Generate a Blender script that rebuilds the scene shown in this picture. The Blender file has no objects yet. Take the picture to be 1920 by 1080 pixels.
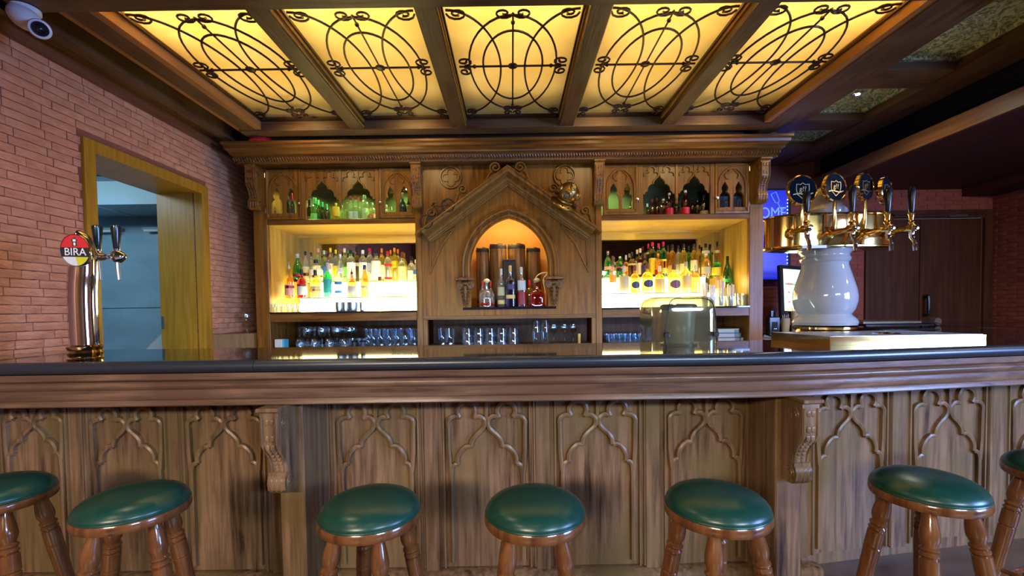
import bpy, bmesh, math, random
import numpy as np
from mathutils import Vector, Matrix
from mathutils.geometry import tessellate_polygon
S = bpy.context.scene
COL = S.collection
RND = random.Random(7)
PI = math.pi

# ------------------------------------------------------------------ camera
F, PX, PY, H = 830., 960., 608.5, 1.335
PITCH = -math.atan(25.5/830); ROLL = math.radians(0.8)
FWD = Vector((0, math.cos(PITCH), math.sin(PITCH)))
U0 = Vector((0, -math.sin(PITCH), math.cos(PITCH))); R0 = Vector((1, 0, 0))
RT = R0*math.cos(ROLL)-U0*math.sin(ROLL); UP = U0*math.cos(ROLL)+R0*math.sin(ROLL)
cd = bpy.data.cameras.new('camera'); cam = bpy.data.objects.new('camera', cd); COL.objects.link(cam)
M = Matrix.Identity(4)
for i in range(3):
    M[i][0] = RT[i]; M[i][1] = UP[i]; M[i][2] = -FWD[i]
M[2][3] = H
cam.matrix_world = M
cd.lens = 36*F/1920; cd.sensor_width = 36; cd.shift_y = (PY-540)/1920; cd.clip_start = .02
S.camera = cam
# measuring aids: where a sight line meets a real plane
def ray(x, y): return FWD+RT*((x-PX)/F)-UP*((y-PY)/F)
def onY(x, y, d):
    r = ray(x, y); t = d/r.y; return (t*r.x, H+t*r.z)
def onZ(x, y, z):
    r = ray(x, y); t = (z-H)/r.z; return (t*r.x, t*r.y)

# ------------------------------------------------------------------ world, light, exposure
w = bpy.data.worlds.new('world'); S.world = w; w.use_nodes = True
w.node_tree.nodes['Background'].inputs[0].default_value = (.55, .68, .9, 1)
w.node_tree.nodes['Background'].inputs[1].default_value = .35
S.view_settings.view_transform = 'Standard'; S.view_settings.look = 'None'
S.view_settings.gamma = 1; S.view_settings.use_curve_mapping = False
S.view_settings.exposure = 0.78
S.cycles.max_bounces = 14; S.cycles.transmission_bounces = 12; S.cycles.glossy_bounces = 5
S.cycles.diffuse_bounces = 4; S.cycles.transparent_max_bounces = 32
S.cycles.caustics_reflective = False; S.cycles.caustics_refractive = False
S.cycles.sample_clamp_indirect = 5; S.cycles.blur_glossy = .5
def area(name, loc, aim, sx, sy, power, col, spread=PI):
    l = bpy.data.lights.new(name, 'AREA'); l.shape = 'RECTANGLE'; l.size = sx; l.size_y = sy
    l.energy = power; l.color = col; l.spread = spread
    o = bpy.data.objects.new(name, l); COL.objects.link(o); o.location = loc
    o.rotation_euler = (Vector(aim)-Vector(loc)).to_track_quat('-Z', 'Y').to_euler()
    return o
def spot(name, loc, aim, power, col, ang=1.2, blend=.6, r=.03):
    l = bpy.data.lights.new(name, 'SPOT'); l.energy = power; l.color = col; l.spot_size = ang; l.spot_blend = blend
    l.shadow_soft_size = r
    o = bpy.data.objects.new(name, l); COL.objects.link(o); o.location = loc
    o.rotation_euler = (Vector(aim)-Vector(loc)).to_track_quat('-Z', 'Y').to_euler()
    return o
# daylight through the windows of the wall behind the camera and of the right wall
area('window_daylight', (3.0, -3.08, 2.48), (1.2, 2, .3), 1.7, .36, 190, (.56, .74, 1.0))
area('window_daylight', (-1.6, -3.08, 2.48), (-.5, 2, .3), 1.5, .36, 135, (1.0, .82, .60))
area('window_daylight', (5.2, -.6, 1.6), (1.6, 1.9, .5), 1.7, 1.2, 135, (.26, .42, 1.0), 2.3)
# added cool fill under the bar top, unseen, brightening the lower-shelf glasses
area('shelf_fill_light', (0, 2.52, 1.06), (0, 4, 1.12), 3.4, .04, 15, (.50, .78, 1.0))
# fluorescent tubes above the parchment ceiling panels
PANX = [(-1.97, -1.27), (-1.15, -.46), (-.34, .395), (.515, 1.205), (1.325, 2.03)]
for a, b in PANX:
    area('tube_light', ((a+b)/2, 2.33, 3.02), ((a+b)/2, 2.33, 2), b-a-.04, .05, 6.8, (1, .91, .70))
    area('tube_light', ((a+b)/2, 2.85, 3.03), ((a+b)/2, 2.85, 2), b-a-.04, .8, 2.3, (1, .86, .62))
# added warm fill spots at ceiling height, unseen, lifting shadows and brick walls
for x, y, z, e in ((-1.6, -.4, 2.9, 30), (0, -.4, 2.9, 8), (1.6, -.4, 2.9, 8), (-1.5, 1.3, 2.9, 14), (4.3, 1.3, 2.57, 60)):
    spot('downlight', (x, y, z), (x, y+(.25 if x < 4 else 2.9), 0 if x < 4 else .5), e, (1, .80, .50), 2.5, .8, .05)

for x in (-1.65, -.75, .75, 1.65):  # added lamps without fixtures that brighten the upper back bar front
    spot('cabinet_fill', (x, 3.25, 2.79), (x*.9, 4.0, 2.35), 6.5, (1, .80, .36), 2.2, .9, .04)

# ------------------------------------------------------------------ mesh helpers
def vadd(a, b): return tuple(p+q for p, q in zip(a, b))
class MB:
    def __init__(s): s.v = []; s.f = []
    def add(s, vs, fs):
        n = len(s.v); s.v += [tuple(v) for v in vs]; s.f += [tuple(i+n for i in f) for f in fs]; return s
    def box(s, x0, x1, y0, y1, z0, z1):
        vs = [(x, y, z) for z in (z0, z1) for y in (y0, y1) for x in (x0, x1)]
        return s.add(vs, [(0, 2, 3, 1), (4, 5, 7, 6), (0, 1, 5, 4), (2, 6, 7, 3), (0, 4, 6, 2), (1, 3, 7, 5)])
    def bbox(s, x0, x1, y0, y1, z0, z1, b=.004):
        # box with chamfered front (-y) and top edges
        fr = [(x0+b, y0, z0), (x1-b, y0, z0), (x1-b, y0, z1-b), (x0+b, y0, z1-b)]
        md = [(x0, y0+b, z0), (x1, y0+b, z0), (x1, y0+b, z1-b), (x0, y0+b, z1-b)]
        bk = [(x0, y1, z0), (x1, y1, z0), (x1, y1, z1-b), (x0, y1, z1-b)]
        tp = [(x0+b, y0+b, z1), (x1-b, y0+b, z1), (x1-b, y1, z1), (x0+b, y1, z1)]
        return s.add(fr+md+bk+tp, [(0, 1, 2, 3), (0, 4, 5, 1), (1, 5, 6, 2), (3, 7, 4, 0), (4, 8, 9, 5), (5, 9, 10, 6),
            (7, 11, 8, 4), (8, 11, 10, 9), (2, 13, 12, 3), (12, 13, 14, 15), (2, 6, 13), (3, 12, 7), (6, 10, 14, 13), (7, 12, 15, 11), (10, 11, 15, 14)])
    def prism(s, poly, y0, y1, holes=()):
        loops = [poly]+list(holes)
        flat = [p for l in loops for p in l]; n = len(flat)
        tris = tessellate_polygon([[Vector((p[0], p[1], 0)) for p in l] for l in loops])
        vs = [(p[0], y0, p[1]) for p in flat]+[(p[0], y1, p[1]) for p in flat]
        fs = [tuple(t) for t in tris]+[tuple(i+n for i in reversed(t)) for t in tris]
        k = 0
        for l in loops:
            m = len(l)
            for i in range(m):
                a, b = k+i, k+(i+1) % m; fs.append((a, b, b+n, a+n))
            k += m
        return s.add(vs, fs)
    def prism_x(s, prof, x0, x1, ends=True):   # prof (y,z) closed outline extruded along x
        n = len(prof)
        vs = [(x0, p[0], p[1]) for p in prof]+[(x1, p[0], p[1]) for p in prof]
        fs = [(i, (i+1) % n, (i+1) % n+n, i+n) for i in range(n)]
        if ends:
            t = tessellate_polygon([[Vector((p[0], p[1], 0)) for p in prof]])
            fs += [tuple(q) for q in t]+[tuple(i+n for i in q) for q in t]
        return s.add(vs, fs)
    def prism_xs(s, prof, xs):
        s.loft([[(x, p[0], p[1]) for p in prof] for x in xs], caps=False)
        n = len(prof); t = [tuple(q) for q in tessellate_polygon([[Vector((p[0], p[1], 0)) for p in prof]])]; k = len(s.v)-n*len(xs)
        s.f += [tuple(k+i for i in q) for q in t]+[tuple(k+n*(len(xs)-1)+i for i in q) for q in t]
        return s
    def loft(s, rings, caps=True, closed=True):
        m = len(rings[0]); n = len(rings); vs = [p for r in rings for p in r]; fs = []
        for j in range(n-1):
            for i in range(m if closed else m-1):
                a = j*m+i; b = j*m+(i+1) % m; fs.append((a, b, b+m, a+m))
        if caps: fs.append(tuple(range(m))[::-1]); fs.append(tuple(range((n-1)*m, n*m)))
        return s.add(vs, fs)
    def lathe(s, prof, c=(0, 0, 0), n=16, ax='z', sq=0, caps=True):
        rings = []
        for r, z in prof:
            ring = []
            for i in range(n):
                a = 2*PI*(i+.5)/n; ca, sa = math.cos(a), math.sin(a)
                if sq:
                    k = (abs(ca)**sq+abs(sa)**sq)**(-1/sq); ca *= k; sa *= k
                p = (r*ca, r*sa, z)
                if ax == 'x': p = (z, p[0], p[1])
                elif ax == 'y': p = (p[0], z, p[1])
                ring.append(vadd(p, c))
            rings.append(ring)
        return s.loft(rings, caps)
    def tube(s, pts, r, n=8, closed=False, caps=True):
        pts = [Vector(p) for p in pts]; m = len(pts)
        rr = r if isinstance(r, (list, tuple)) else [r]*m
        rings = []; nrm = None
        for i in range(m):
            if closed: t = pts[(i+1) % m]-pts[i-1]
            else: t = pts[min(i+1, m-1)]-pts[max(i-1, 0)]
            if t.length < 1e-9: t = Vector((0, 0, 1))
            t.normalize()
            if nrm is None:
                nrm = t.cross(Vector((0, 0, 1)) if abs(t.z) < .9 else Vector((1, 0, 0)))
            nrm = (nrm-t*nrm.dot(t))
            if nrm.length < 1e-6: nrm = t.orthogonal()
            nrm.normalize(); b = t.cross(nrm)
            rings.append([tuple(pts[i]+(nrm*math.cos(2*PI*k/n)+b*math.sin(2*PI*k/n))*rr[i]) for k in range(n)])
        if closed: rings.append(rings[0]); return s.loft(rings, False)
        return s.loft(rings, caps)
    def ball(s, c, r, n=12, m=8, sc=(1, 1, 1)):
        prof = [(max(1e-4, math.sin(PI*j/m)), -math.cos(PI*j/m)) for j in range(m+1)]
        t = MB().lathe(prof, n=n)
        return s.add([(c[0]+v[0]*r*sc[0], c[1]+v[1]*r*sc[1], c[2]+v[2]*r*sc[2]) for v in t.v], t.f)
    def sweep(s, path, prof, closed=False, y=0.):
        # path (x,z) in a vertical plane, prof (t,d): t sideways offset, d stands proud towards the viewer
        n = len(path); rows = []
        for i in range(n):
            p = Vector(path[i])
            if closed: a, b = Vector(path[i-1]), Vector(path[(i+1) % n])
            else: a, b = Vector(path[max(i-1, 0)]), Vector(path[min(i+1, n-1)])
            d1 = p-a; d2 = b-p
            if d1.length < 1e-9: d1 = d2
            if d2.length < 1e-9: d2 = d1
            d1.normalize(); d2.normalize()
            n1 = Vector((-d1.y, d1.x)); n2 = Vector((-d2.y, d2.x)); mm = n1+n2
            if mm.length < 1e-6: mm = n1
            mm.normalize(); k = 1/max(.35, mm.dot(n1))
            rows.append([(p.x+mm.x*t*k, y-d, p.y+mm.y*t*k) for t, d in prof])
        if closed: rows.append(rows[0])
        return s.loft(rows, caps=False, closed=False) if closed else s.loft(rows, caps=True, closed=False)
    def xf(s, m):
        s.v = [tuple(m @ Vector(v)) for v in s.v]; return s
    def join(s, o): return s.add(o.v, o.f)

def cr(pts, n=4):   # Catmull-Rom through the points
    out = []; P = [pts[0]]+list(pts)+[pts[-1]]
    for i in range(1, len(P)-2):
        p0, p1, p2, p3 = P[i-1], P[i], P[i+1], P[i+2]
        for k in range(n):
            t = k/n
            out.append(tuple(.5*((2*b)+(-a+c)*t+(2*a-5*b+4*c-d)*t*t+(-a+3*b-3*c+d)*t**3) for a, b, c, d in zip(p0, p1, p2, p3)))
    out.append(tuple(pts[-1])); return out

WL = {}
def mesh(name, mb, m, ang=35, origin=(0, 0, 0)):
    me = bpy.data.meshes.new(name)
    me.from_pydata([(v[0]-origin[0], v[1]-origin[1], v[2]-origin[2]) for v in mb.v], [], mb.f)
    bm = bmesh.new(); bm.from_mesh(me); bmesh.ops.recalc_face_normals(bm, faces=bm.faces); bm.to_mesh(me); bm.free()
    me.shade_smooth(); me.set_sharp_from_angle(angle=math.radians(ang))
    if m: me.materials.append(m)
    return me
def obj(name, mb, m, parent=None, label=None, kind=None, ang=35):
    if parent is not None: org = WL[parent.name]
    else:
        a = np.array(mb.v); lo, hi = a.min(0), a.max(0); org = ((lo[0]+hi[0])/2, (lo[1]+hi[1])/2, lo[2])
    o = bpy.data.objects.new(name, mesh(name, mb, m, ang, org)); COL.objects.link(o)
    if parent is not None: o.parent = parent
    else: o.location = org
    WL[o.name] = tuple(org)
    if label: o['label'] = label
    if kind: o['kind'] = kind
    return o
def tag(o, label, cat, group=None):
    o['label'] = label; o['category'] = cat
    if group: o['group'] = group
    return o
def thing(name, loc, label, cat, group=None):
    o = bpy.data.objects.new(name, None); COL.objects.link(o); o.location = loc; WL[o.name] = tuple(loc)
    o.empty_display_size = .05
    return tag(o, label, cat, group)
def struct(name, mb=None, m=None, loc=(0, 0, 0)):
    if mb is None:
        o = bpy.data.objects.new(name, None); COL.objects.link(o); o.location = loc; WL[o.name] = tuple(loc)
    else: o = obj(name, mb, m)
    o['kind'] = 'structure'; return o
def copy_tree(o, parent=None):
    c = o.copy(); COL.objects.link(c); c.parent = parent
    for ch in list(o.children): copy_tree(ch, c)
    return c
def text(name, body, size, m, parent, loc, rot, ext=.0008, align='CENTER', sx=1, shear=0):
    cu = bpy.data.curves.new(name, 'FONT'); cu.body = body; cu.size = size; cu.extrude = ext; cu.align_x = align; cu.align_y = 'CENTER'
    cu.resolution_u = 3; cu.shear = shear
    cu.materials.append(m)
    o = bpy.data.objects.new(name, cu); COL.objects.link(o); o.parent = parent
    p = WL[parent.name]; o.location = (loc[0]-p[0], loc[1]-p[1], loc[2]-p[2]); o.rotation_euler = rot; o.scale = (sx, 1, 1)
    return o

# ------------------------------------------------------------------ materials
def pm(name, col, rough=.5, metal=0, trans=0, ior=1.45, emis=None, es=0, coat=0, spec=.5):
    m = bpy.data.materials.new(name); m.use_nodes = True; b = m.node_tree.nodes['Principled BSDF']
    b.inputs['Base Color'].default_value = (*col, 1); b.inputs['Roughness'].default_value = rough
    b.inputs['Metallic'].default_value = metal; b.inputs['Transmission Weight'].default_value = trans
    b.inputs['IOR'].default_value = ior; b.inputs['Coat Weight'].default_value = coat
    b.inputs['Specular IOR Level'].default_value = spec
    if emis: b.inputs['Emission Color'].default_value = (*emis, 1); b.inputs['Emission Strength'].default_value = es
    return m
def thin(name, col, edge=.7, base=.06, rough=.03, diff=0., dcol=None):
    """thin clear wall: tinted see-through, mirror-like towards grazing angles, a little body colour"""
    m = bpy.data.materials.new(name); m.use_nodes = True; nt = m.node_tree; N = nt.nodes; L = nt.links
    for n in list(N): N.remove(n)
    o = N.new('ShaderNodeOutputMaterial'); tr = N.new('ShaderNodeBsdfTransparent'); gl_ = N.new('ShaderNodeBsdfGlossy'); mx = N.new('ShaderNodeMixShader')
    tr.inputs[0].default_value = (*col, 1); gl_.inputs['Roughness'].default_value = rough; gl_.inputs[0].default_value = (.95, .97, 1, 1)
    lw = N.new('ShaderNodeLayerWeight'); lw.inputs[0].default_value = .25; mr = N.new('ShaderNodeMapRange')
    mr.inputs['To Min'].default_value = base; mr.inputs['To Max'].default_value = edge
    L.new(lw.outputs['Facing'], mr.inputs['Value']); L.new(mr.outputs[0], mx.inputs[0])
    src = tr.outputs[0]
    if diff:
        df = N.new('ShaderNodeBsdfDiffuse'); df.inputs[0].default_value = (*(dcol or col), 1); tl = N.new('ShaderNodeBsdfTranslucent'); tl.inputs[0].default_value = (*(dcol or col), 1)
        a1 = N.new('ShaderNodeMixShader'); a1.inputs[0].default_value = .6; L.new(df.outputs[0], a1.inputs[1]); L.new(tl.outputs[0], a1.inputs[2])
        m2 = N.new('ShaderNodeMixShader'); m2.inputs[0].default_value = diff; L.new(tr.outputs[0], m2.inputs[1]); L.new(a1.outputs[0], m2.inputs[2]); src = m2.outputs[0]
    L.new(src, mx.inputs[1]); L.new(gl_.outputs[0], mx.inputs[2]); L.new(mx.outputs[0], o.inputs[0])
    return m
def noisy(m, c1, c2, scale=(6, 6, 6), detail=5, lo=.3, hi=.7, bump=0, bscale=None, rough=None, rand=0, c3=None, c3s=2.):
    """colour from stretched noise between c1 and c2, blotched with c3"""
    nt = m.node_tree; N = nt.nodes; L = nt.links; b = N['Principled BSDF']
    tc = N.new('ShaderNodeTexCoord'); mp = N.new('ShaderNodeMapping'); mp.inputs['Scale'].default_value = scale
    L.new(tc.outputs['Object'], mp.inputs['Vector'])
    src = mp.outputs['Vector']
    if rand:
        oi = N.new('ShaderNodeObjectInfo'); va = N.new('ShaderNodeVectorMath'); va.operation = 'SCALE'; va.inputs[3].default_value = 37.
        cx = N.new('ShaderNodeCombineXYZ'); L.new(oi.outputs['Random'], cx.inputs[0]); L.new(oi.outputs['Random'], cx.inputs[2])
        L.new(cx.outputs[0], va.inputs[0]); ad = N.new('ShaderNodeVectorMath'); L.new(src, ad.inputs[0]); L.new(va.outputs[0], ad.inputs[1]); src = ad.outputs[0]
    no = N.new('ShaderNodeTexNoise'); no.inputs['Scale'].default_value = 1; no.inputs['Detail'].default_value = detail
    no.inputs['Roughness'].default_value = .6; L.new(src, no.inputs['Vector'])
    r = N.new('ShaderNodeValToRGB'); r.color_ramp.elements[0].position = lo; r.color_ramp.elements[1].position = hi
    r.color_ramp.elements[0].color = (*c1, 1); r.color_ramp.elements[1].color = (*c2, 1)
    L.new(no.outputs['Fac'], r.inputs['Fac']); out = r.outputs['Color']
    if c3:
        n2 = N.new('ShaderNodeTexNoise'); n2.inputs['Scale'].default_value = c3s; n2.inputs['Detail'].default_value = 3
        L.new(tc.outputs['Object'], n2.inputs['Vector'])
        r2 = N.new('ShaderNodeValToRGB'); r2.color_ramp.elements[0].position = .42; r2.color_ramp.elements[1].position = .68
        L.new(n2.outputs['Fac'], r2.inputs['Fac']); mx = N.new('ShaderNodeMix'); mx.data_type = 'RGBA'
        L.new(r2.outputs['Color'], mx.inputs['Factor']); L.new(out, mx.inputs[6]); mx.inputs[7].default_value = (*c3, 1); out = mx.outputs[2]
    if rand:
        hs = N.new('ShaderNodeHueSaturation'); mr = N.new('ShaderNodeMapRange'); L.new(oi.outputs['Random'], mr.inputs['Value'])
        mr.inputs['To Min'].default_value = 1-rand; mr.inputs['To Max'].default_value = 1+rand
        L.new(mr.outputs[0], hs.inputs['Value']); L.new(out, hs.inputs['Color']); out = hs.outputs['Color']
    L.new(out, b.inputs['Base Color'])
    if bump:
        bp = N.new('ShaderNodeBump'); bp.inputs['Strength'].default_value = bump; bp.inputs['Distance'].default_value = .01
        if bscale:
            m2 = N.new('ShaderNodeMapping'); m2.inputs['Scale'].default_value = bscale; L.new(tc.outputs['Object'], m2.inputs['Vector'])
            n3 = N.new('ShaderNodeTexNoise'); n3.inputs['Scale'].default_value = 1; n3.inputs['Detail'].default_value = 4
            L.new(m2.outputs['Vector'], n3.inputs['Vector']); L.new(n3.outputs['Fac'], bp.inputs['Height'])
        else: L.new(no.outputs['Fac'], bp.inputs['Height'])
        L.new(bp.outputs['Normal'], b.inputs['Normal'])
    return m
def wood(name, c1, c2, ax='z', rough=.38, c3=None, k=1., bump=.12, coat=0, lo=.32, hi=.68):
    s = [34*k]*3; s['xyz'.index(ax)] = 2.2*k
    return noisy(pm(name, c1, rough, coat=coat, spec=.3), c1, c2, tuple(s), 6, lo, hi, bump, None, c3=c3, c3s=3.2)
W_BAR = wood('bar_wood', (.040, .019, .011), (.235, .135, .072), 'z', .30, (.15, .098, .040), bump=.12, lo=.30, hi=.62)
W_BARX = wood('bar_moulding_wood', (.045, .022, .014), (.215, .122, .070), 'x', .26, (.12, .062, .036), lo=.30, hi=.62)
W_CAB = wood('cabinet_wood', (.060, .019, .005), (.30, .115, .019), 'z', .34, (.22, .095, .015), bump=.1, lo=.28, hi=.62)
W_CABX = wood('cornice_wood', (.060, .019, .005), (.27, .100, .018), 'x', .32, (.19, .080, .014))
W_CARV = noisy(pm('carved_wood', (.2, .1, .04), .42), (.05, .016, .004), (.25, .095, .017), (60, 60, 60), 4, .35, .65, .3)
W_BEAM = wood('beam_wood', (.055, .022, .010), (.15, .068, .026), 'y', .45, (.13, .075, .03), bump=.25)
W_BEAMX = wood('cross_beam_wood', (.06, .026, .012), (.15, .07, .03), 'x', .45, (.13, .08, .035), bump=.25)
W_VEN = wood('door_frame_veneer', (.33, .15, .010), (.46, .235, .026), 'z', .33, None, 1.2, .03)
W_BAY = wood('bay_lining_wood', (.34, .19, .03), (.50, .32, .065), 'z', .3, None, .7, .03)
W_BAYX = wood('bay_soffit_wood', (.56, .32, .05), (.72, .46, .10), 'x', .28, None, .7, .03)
W_DARK = wood('dark_door_wood', (.040, .012, .006), (.085, .030, .013), 'z', .5, None, .6, .05)
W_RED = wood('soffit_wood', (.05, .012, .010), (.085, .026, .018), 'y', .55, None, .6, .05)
W_STOOL = wood('stool_wood', (.07, .023, .008), (.16, .062, .020), 'z', .2, None, 1., .03, coat=.5)
W_BARREL = wood('cask_wood', (.035, .013, .005), (.26, .13, .04), 'z', .5, (.03, .012, .006), 1, .3)
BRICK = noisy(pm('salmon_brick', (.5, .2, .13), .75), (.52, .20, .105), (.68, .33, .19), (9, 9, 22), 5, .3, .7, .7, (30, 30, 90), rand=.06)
BRICK_SHADED = noisy(pm('shaded_red_brick', (.25, .07, .05), .75), (.20, .045, .036), (.30, .080, .06), (9, 9, 22), 4, .3, .7, .6, (30, 30, 90))  # same brick as the left wall, dimmer far-wall light put into the colour
MORTAR = pm('dark_mortar', (.26, .09, .055), .9)
GRANITE = noisy(pm('black_granite', (.02, .02, .022), .045, ior=1.6), (.005, .006, .009), (.028, .034, .045), (420, 420, 420), 2, .45, .75)
GRANITE2 = noisy(pm('honed_granite', (.02, .03, .04), .30, ior=1.6), (.010, .014, .020), (.04, .055, .075), (420, 420, 420), 2, .42, .72)
W_LEDGE = wood('ledge_veneer', (.17, .075, .012), (.26, .125, .022), 'z', .5, None, 1.2, .03)
PARCH = pm('parchment_diffuser', (.8, .6, .2), .8)
def parch():
    nt = PARCH.node_tree; N = nt.nodes; L = nt.links
    for n in list(N): N.remove(n)
    o = N.new('ShaderNodeOutputMaterial'); tr = N.new('ShaderNodeBsdfTranslucent'); df = N.new('ShaderNodeBsdfDiffuse'); mx = N.new('ShaderNodeMixShader')
    tc = N.new('ShaderNodeTexCoord'); no = N.new('ShaderNodeTexNoise'); no.inputs['Scale'].default_value = 3; no.inputs['Detail'].default_value = 6
    r = N.new('ShaderNodeValToRGB'); r.color_ramp.elements[0].color = (.86, .68, .30, 1); r.color_ramp.elements[1].color = (.94, .80, .46, 1)
    r.color_ramp.elements[0].position = .3; r.color_ramp.elements[1].position = .7
    L.new(tc.outputs['Object'], no.inputs['Vector']); L.new(no.outputs['Fac'], r.inputs['Fac'])
    L.new(r.outputs[0], tr.inputs[0]); L.new(r.outputs[0], df.inputs[0]); mx.inputs[0].default_value = .35
    L.new(tr.outputs[0], mx.inputs[1]); L.new(df.outputs[0], mx.inputs[2]); L.new(mx.outputs[0], o.inputs[0])
parch()
IRON = pm('wrought_iron', (.045, .022, .012), .42, .6)
CHROME = pm('chrome', (.75, .77, .8), .06, 1)
BRASS = pm('polished_brass', (.78, .52, .16), .12, 1)
STEEL = pm('brushed_steel', (.55, .58, .6), .3, 1)
GOLDW = pm('old_brass', (.42, .26, .08), .35, 1)
BLACK = pm('black_plastic', (.012, .013, .016), .25)
BLACKM = pm('black_matt', (.01, .009, .009), .7)
WHITE = pm('white_plastic', (.78, .80, .80), .35)
CERAM = pm('white_ceramic', (.42, .43, .45), .08, coat=.6)
GREEN = noisy(pm('green_leather', (.008, .06, .045), .30), (.004, .034, .024), (.007, .046, .033), (40, 40, 40), 3)
MIRROR = pm('mirror', (.72, .74, .70), .015, 1)
GLASS = thin('clear_glass', (.90, .95, .98), .85, .07, .04)
PANE = thin('window_glass', (.95, .97, .96), .4, .04, .0)
LIT = pm('lit_acrylic', (.9, .9, .85), .5, emis=(1, .80, .30), es=7.5)
# ------------------------------------------------------------------ room shell
XL, YB, XR, YF = -2.55, 4.9, 5.3, -3.2
floor = struct('floor', MB().box(XL-2.6, XR+.1, YF-.1, YB+.1, -.1, 0), noisy(pm('floor_tile', (.1, .07, .05), .35), (.07, .045, .03), (.14, .09, .06), (3, 3, 3)))
ceil = struct('ceiling', MB().box(XL-.4, XR+.1, YF-.1, YB+.1, 3.05, 3.15), pm('ceiling_board', (.16, .10, .05), .8))
# left wall with the opening Y 2.55..3.50
DY0, DY1, DZ = 2.66, 3.735, 2.408
wl = struct('wall_left', MB().box(XL-.35, XL, YF, DY0, 0, 3.05).box(XL-.35, XL, DY1, YB, 0, 3.05).box(XL-.35, XL, DY0, DY1, DZ, 3.05), MORTAR)
BH, BL = .0455, .19
def brick_mesh(k, L, h, t=.012):
    r = random.Random(k); nx, nz = 5, 2; b = MB(); vs = []; fs = []
    for j in range(nz+1):
        for i in range(nx+1):
            e = (i in (0, nx)) or (j in (0, nz))
            zz = (j/nz-.5)*(h-.004)+(r.uniform(-.0016, .0016) if j in (0, nz) else 0)
            vs.append(((t*.55 if e else t*r.uniform(.85, 1.15)), (i/nx-.5)*(L-.005), zz))
    for j in range(nz):
        for i in range(nx):
            a = j*(nx+1)+i; fs.append((a, a+1, a+nx+2, a+nx+1))
    m = (nx+1)*(nz+1); edge = [i for i in range(nx+1)]+[nx+(nx+1)*j for j in range(1, nz+1)]+[(nx+1)*nz+i for i in range(nx-1, -1, -1)]+[(nx+1)*j for j in range(nz-1, 0, -1)]
    vs += [(-.002, vs[i][1], vs[i][2]) for i in edge]; n = len(edge)
    fs += [(edge[i], edge[(i+1) % n], m+(i+1) % n, m+i) for i in range(n)]
    return b.add(vs, fs)
BM = {}
def brick_piece(L):
    key = (round(L, 2), RND.randrange(3))
    if key not in BM: BM[key] = mesh('brick', brick_mesh(hash(key) % 99, key[0], BH), BRICK, 60)
    return BM[key]
def in_view(y, z):   # on the left wall
    v = Vector((XL, y, z-H)); d = v.dot(FWD)
    return d > .3 and -30 < PX+F*v.dot(RT)/d < 1950 and -20 < PY-F*v.dot(UP)/d < 690
far = MB(); nb = 0; cand = []
row = 0; z = .9
while z < 2.80:
    y = 1.8+(row % 2)*BL*.5-RND.uniform(0, .03)
    while y < 4.85:
        L = BL*RND.choice((1, 1, 1, .75, .5)); a, b2 = y, y+L
        spans = [(a, b2)]
        if z+BH > 0 and z < DZ+.0:
            spans = []
            if a < DY0: spans.append((a, min(b2, DY0)))
            if b2 > DY1: spans.append((max(a, DY1), b2))
        for p, q in spans:
            if q-p > .03: cand.append(((p+q)/2, z+BH/2, round(q-p, 2)))
        y += L
    z += BH; row += 1
cand.sort(key=lambda c: (not in_view(c[0], c[1]) or c[0] > 4.25, c[0]))
for k, (y, z, L) in enumerate(cand):
    if k < 300:
        o = bpy.data.objects.new('brick', brick_piece(L)); COL.objects.link(o); o.parent = wl
        p = WL[wl.name]; o.location = (XL-p[0], y-p[1], z-p[2])
    else:
        t = brick_mesh(k % 7, L, BH); far.add([(v[0]+XL, v[1]+y, v[2]+z) for v in t.v], t.f)
obj('brickwork', far, BRICK, wl, kind='stuff', ang=60)
# back wall and right wall: small far bricks stay joined
DX0, DX1, DZ2 = 3.89, 5.28, 2.375
wb = struct('wall_back', MB().box(XL, DX0, YB, YB+.1, 0, 3.05).box(DX0, DX1, YB, YB+.1, DZ2, 3.05).box(DX1, XR, YB, YB+.1, 0, 3.05), MORTAR)
far = MB(); row = 0; z = 1.0
while z < 2.62:
    x = 2.2+(row % 2)*BL*.5
    while x < XR-.01:
        L = BL
        for p, q in ([(x, min(x+L, DX0)), (max(x, DX1), min(x+L, XR))] if z < DZ2 else [(x, min(x+L, XR))]):
            if q-p > .03:
                t = brick_mesh(row % 5, q-p, BH); far.add([((p+q)/2+v[1], YB-v[0], v[2]+z) for v in t.v], t.f)
        x += L
    z += BH; row += 1
obj('brickwork', far, BRICK_SHADED, wb, kind='stuff', ang=60)
wr = struct('wall_right', MB().box(XR, XR+.1, YF, -1.6, 0, 3.05).box(XR, XR+.1, .4, YB, 0, 3.05).box(XR, XR+.1, -1.6, .4, 0, .7).box(XR, XR+.1, -1.6, .4, 2.3, 3.05), MORTAR)
far = MB(); row = 0; z = 1.0
while z < 2.6:
    y = 3.6+(row % 2)*BL*.5
    while y < YB-.02:
        q = min(y+BL, YB); t = brick_mesh(row % 5, q-y, BH); far.add([(XR-v[0], (y+q)/2+v[1], v[2]+z) for v in t.v], t.f); y += BL
    z += BH; row += 1
obj('brickwork', far, BRICK_SHADED, wr, kind='stuff', ang=60)
FP = pm('front_wall_paint', (.30, .17, .10), .7)
wf = struct('wall_front', MB().box(XL, XR, YF-.1, YF, 0, 2.2).box(XL, XR, YF-.1, YF, 2.8, 3.05).box(XL, -2.45, YF-.1, YF, 2.2, 2.8).box(-.65, 2.0, YF-.1, YF, 2.2, 2.8).box(4.0, XR, YF-.1, YF, 2.2, 2.8), FP)
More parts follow.
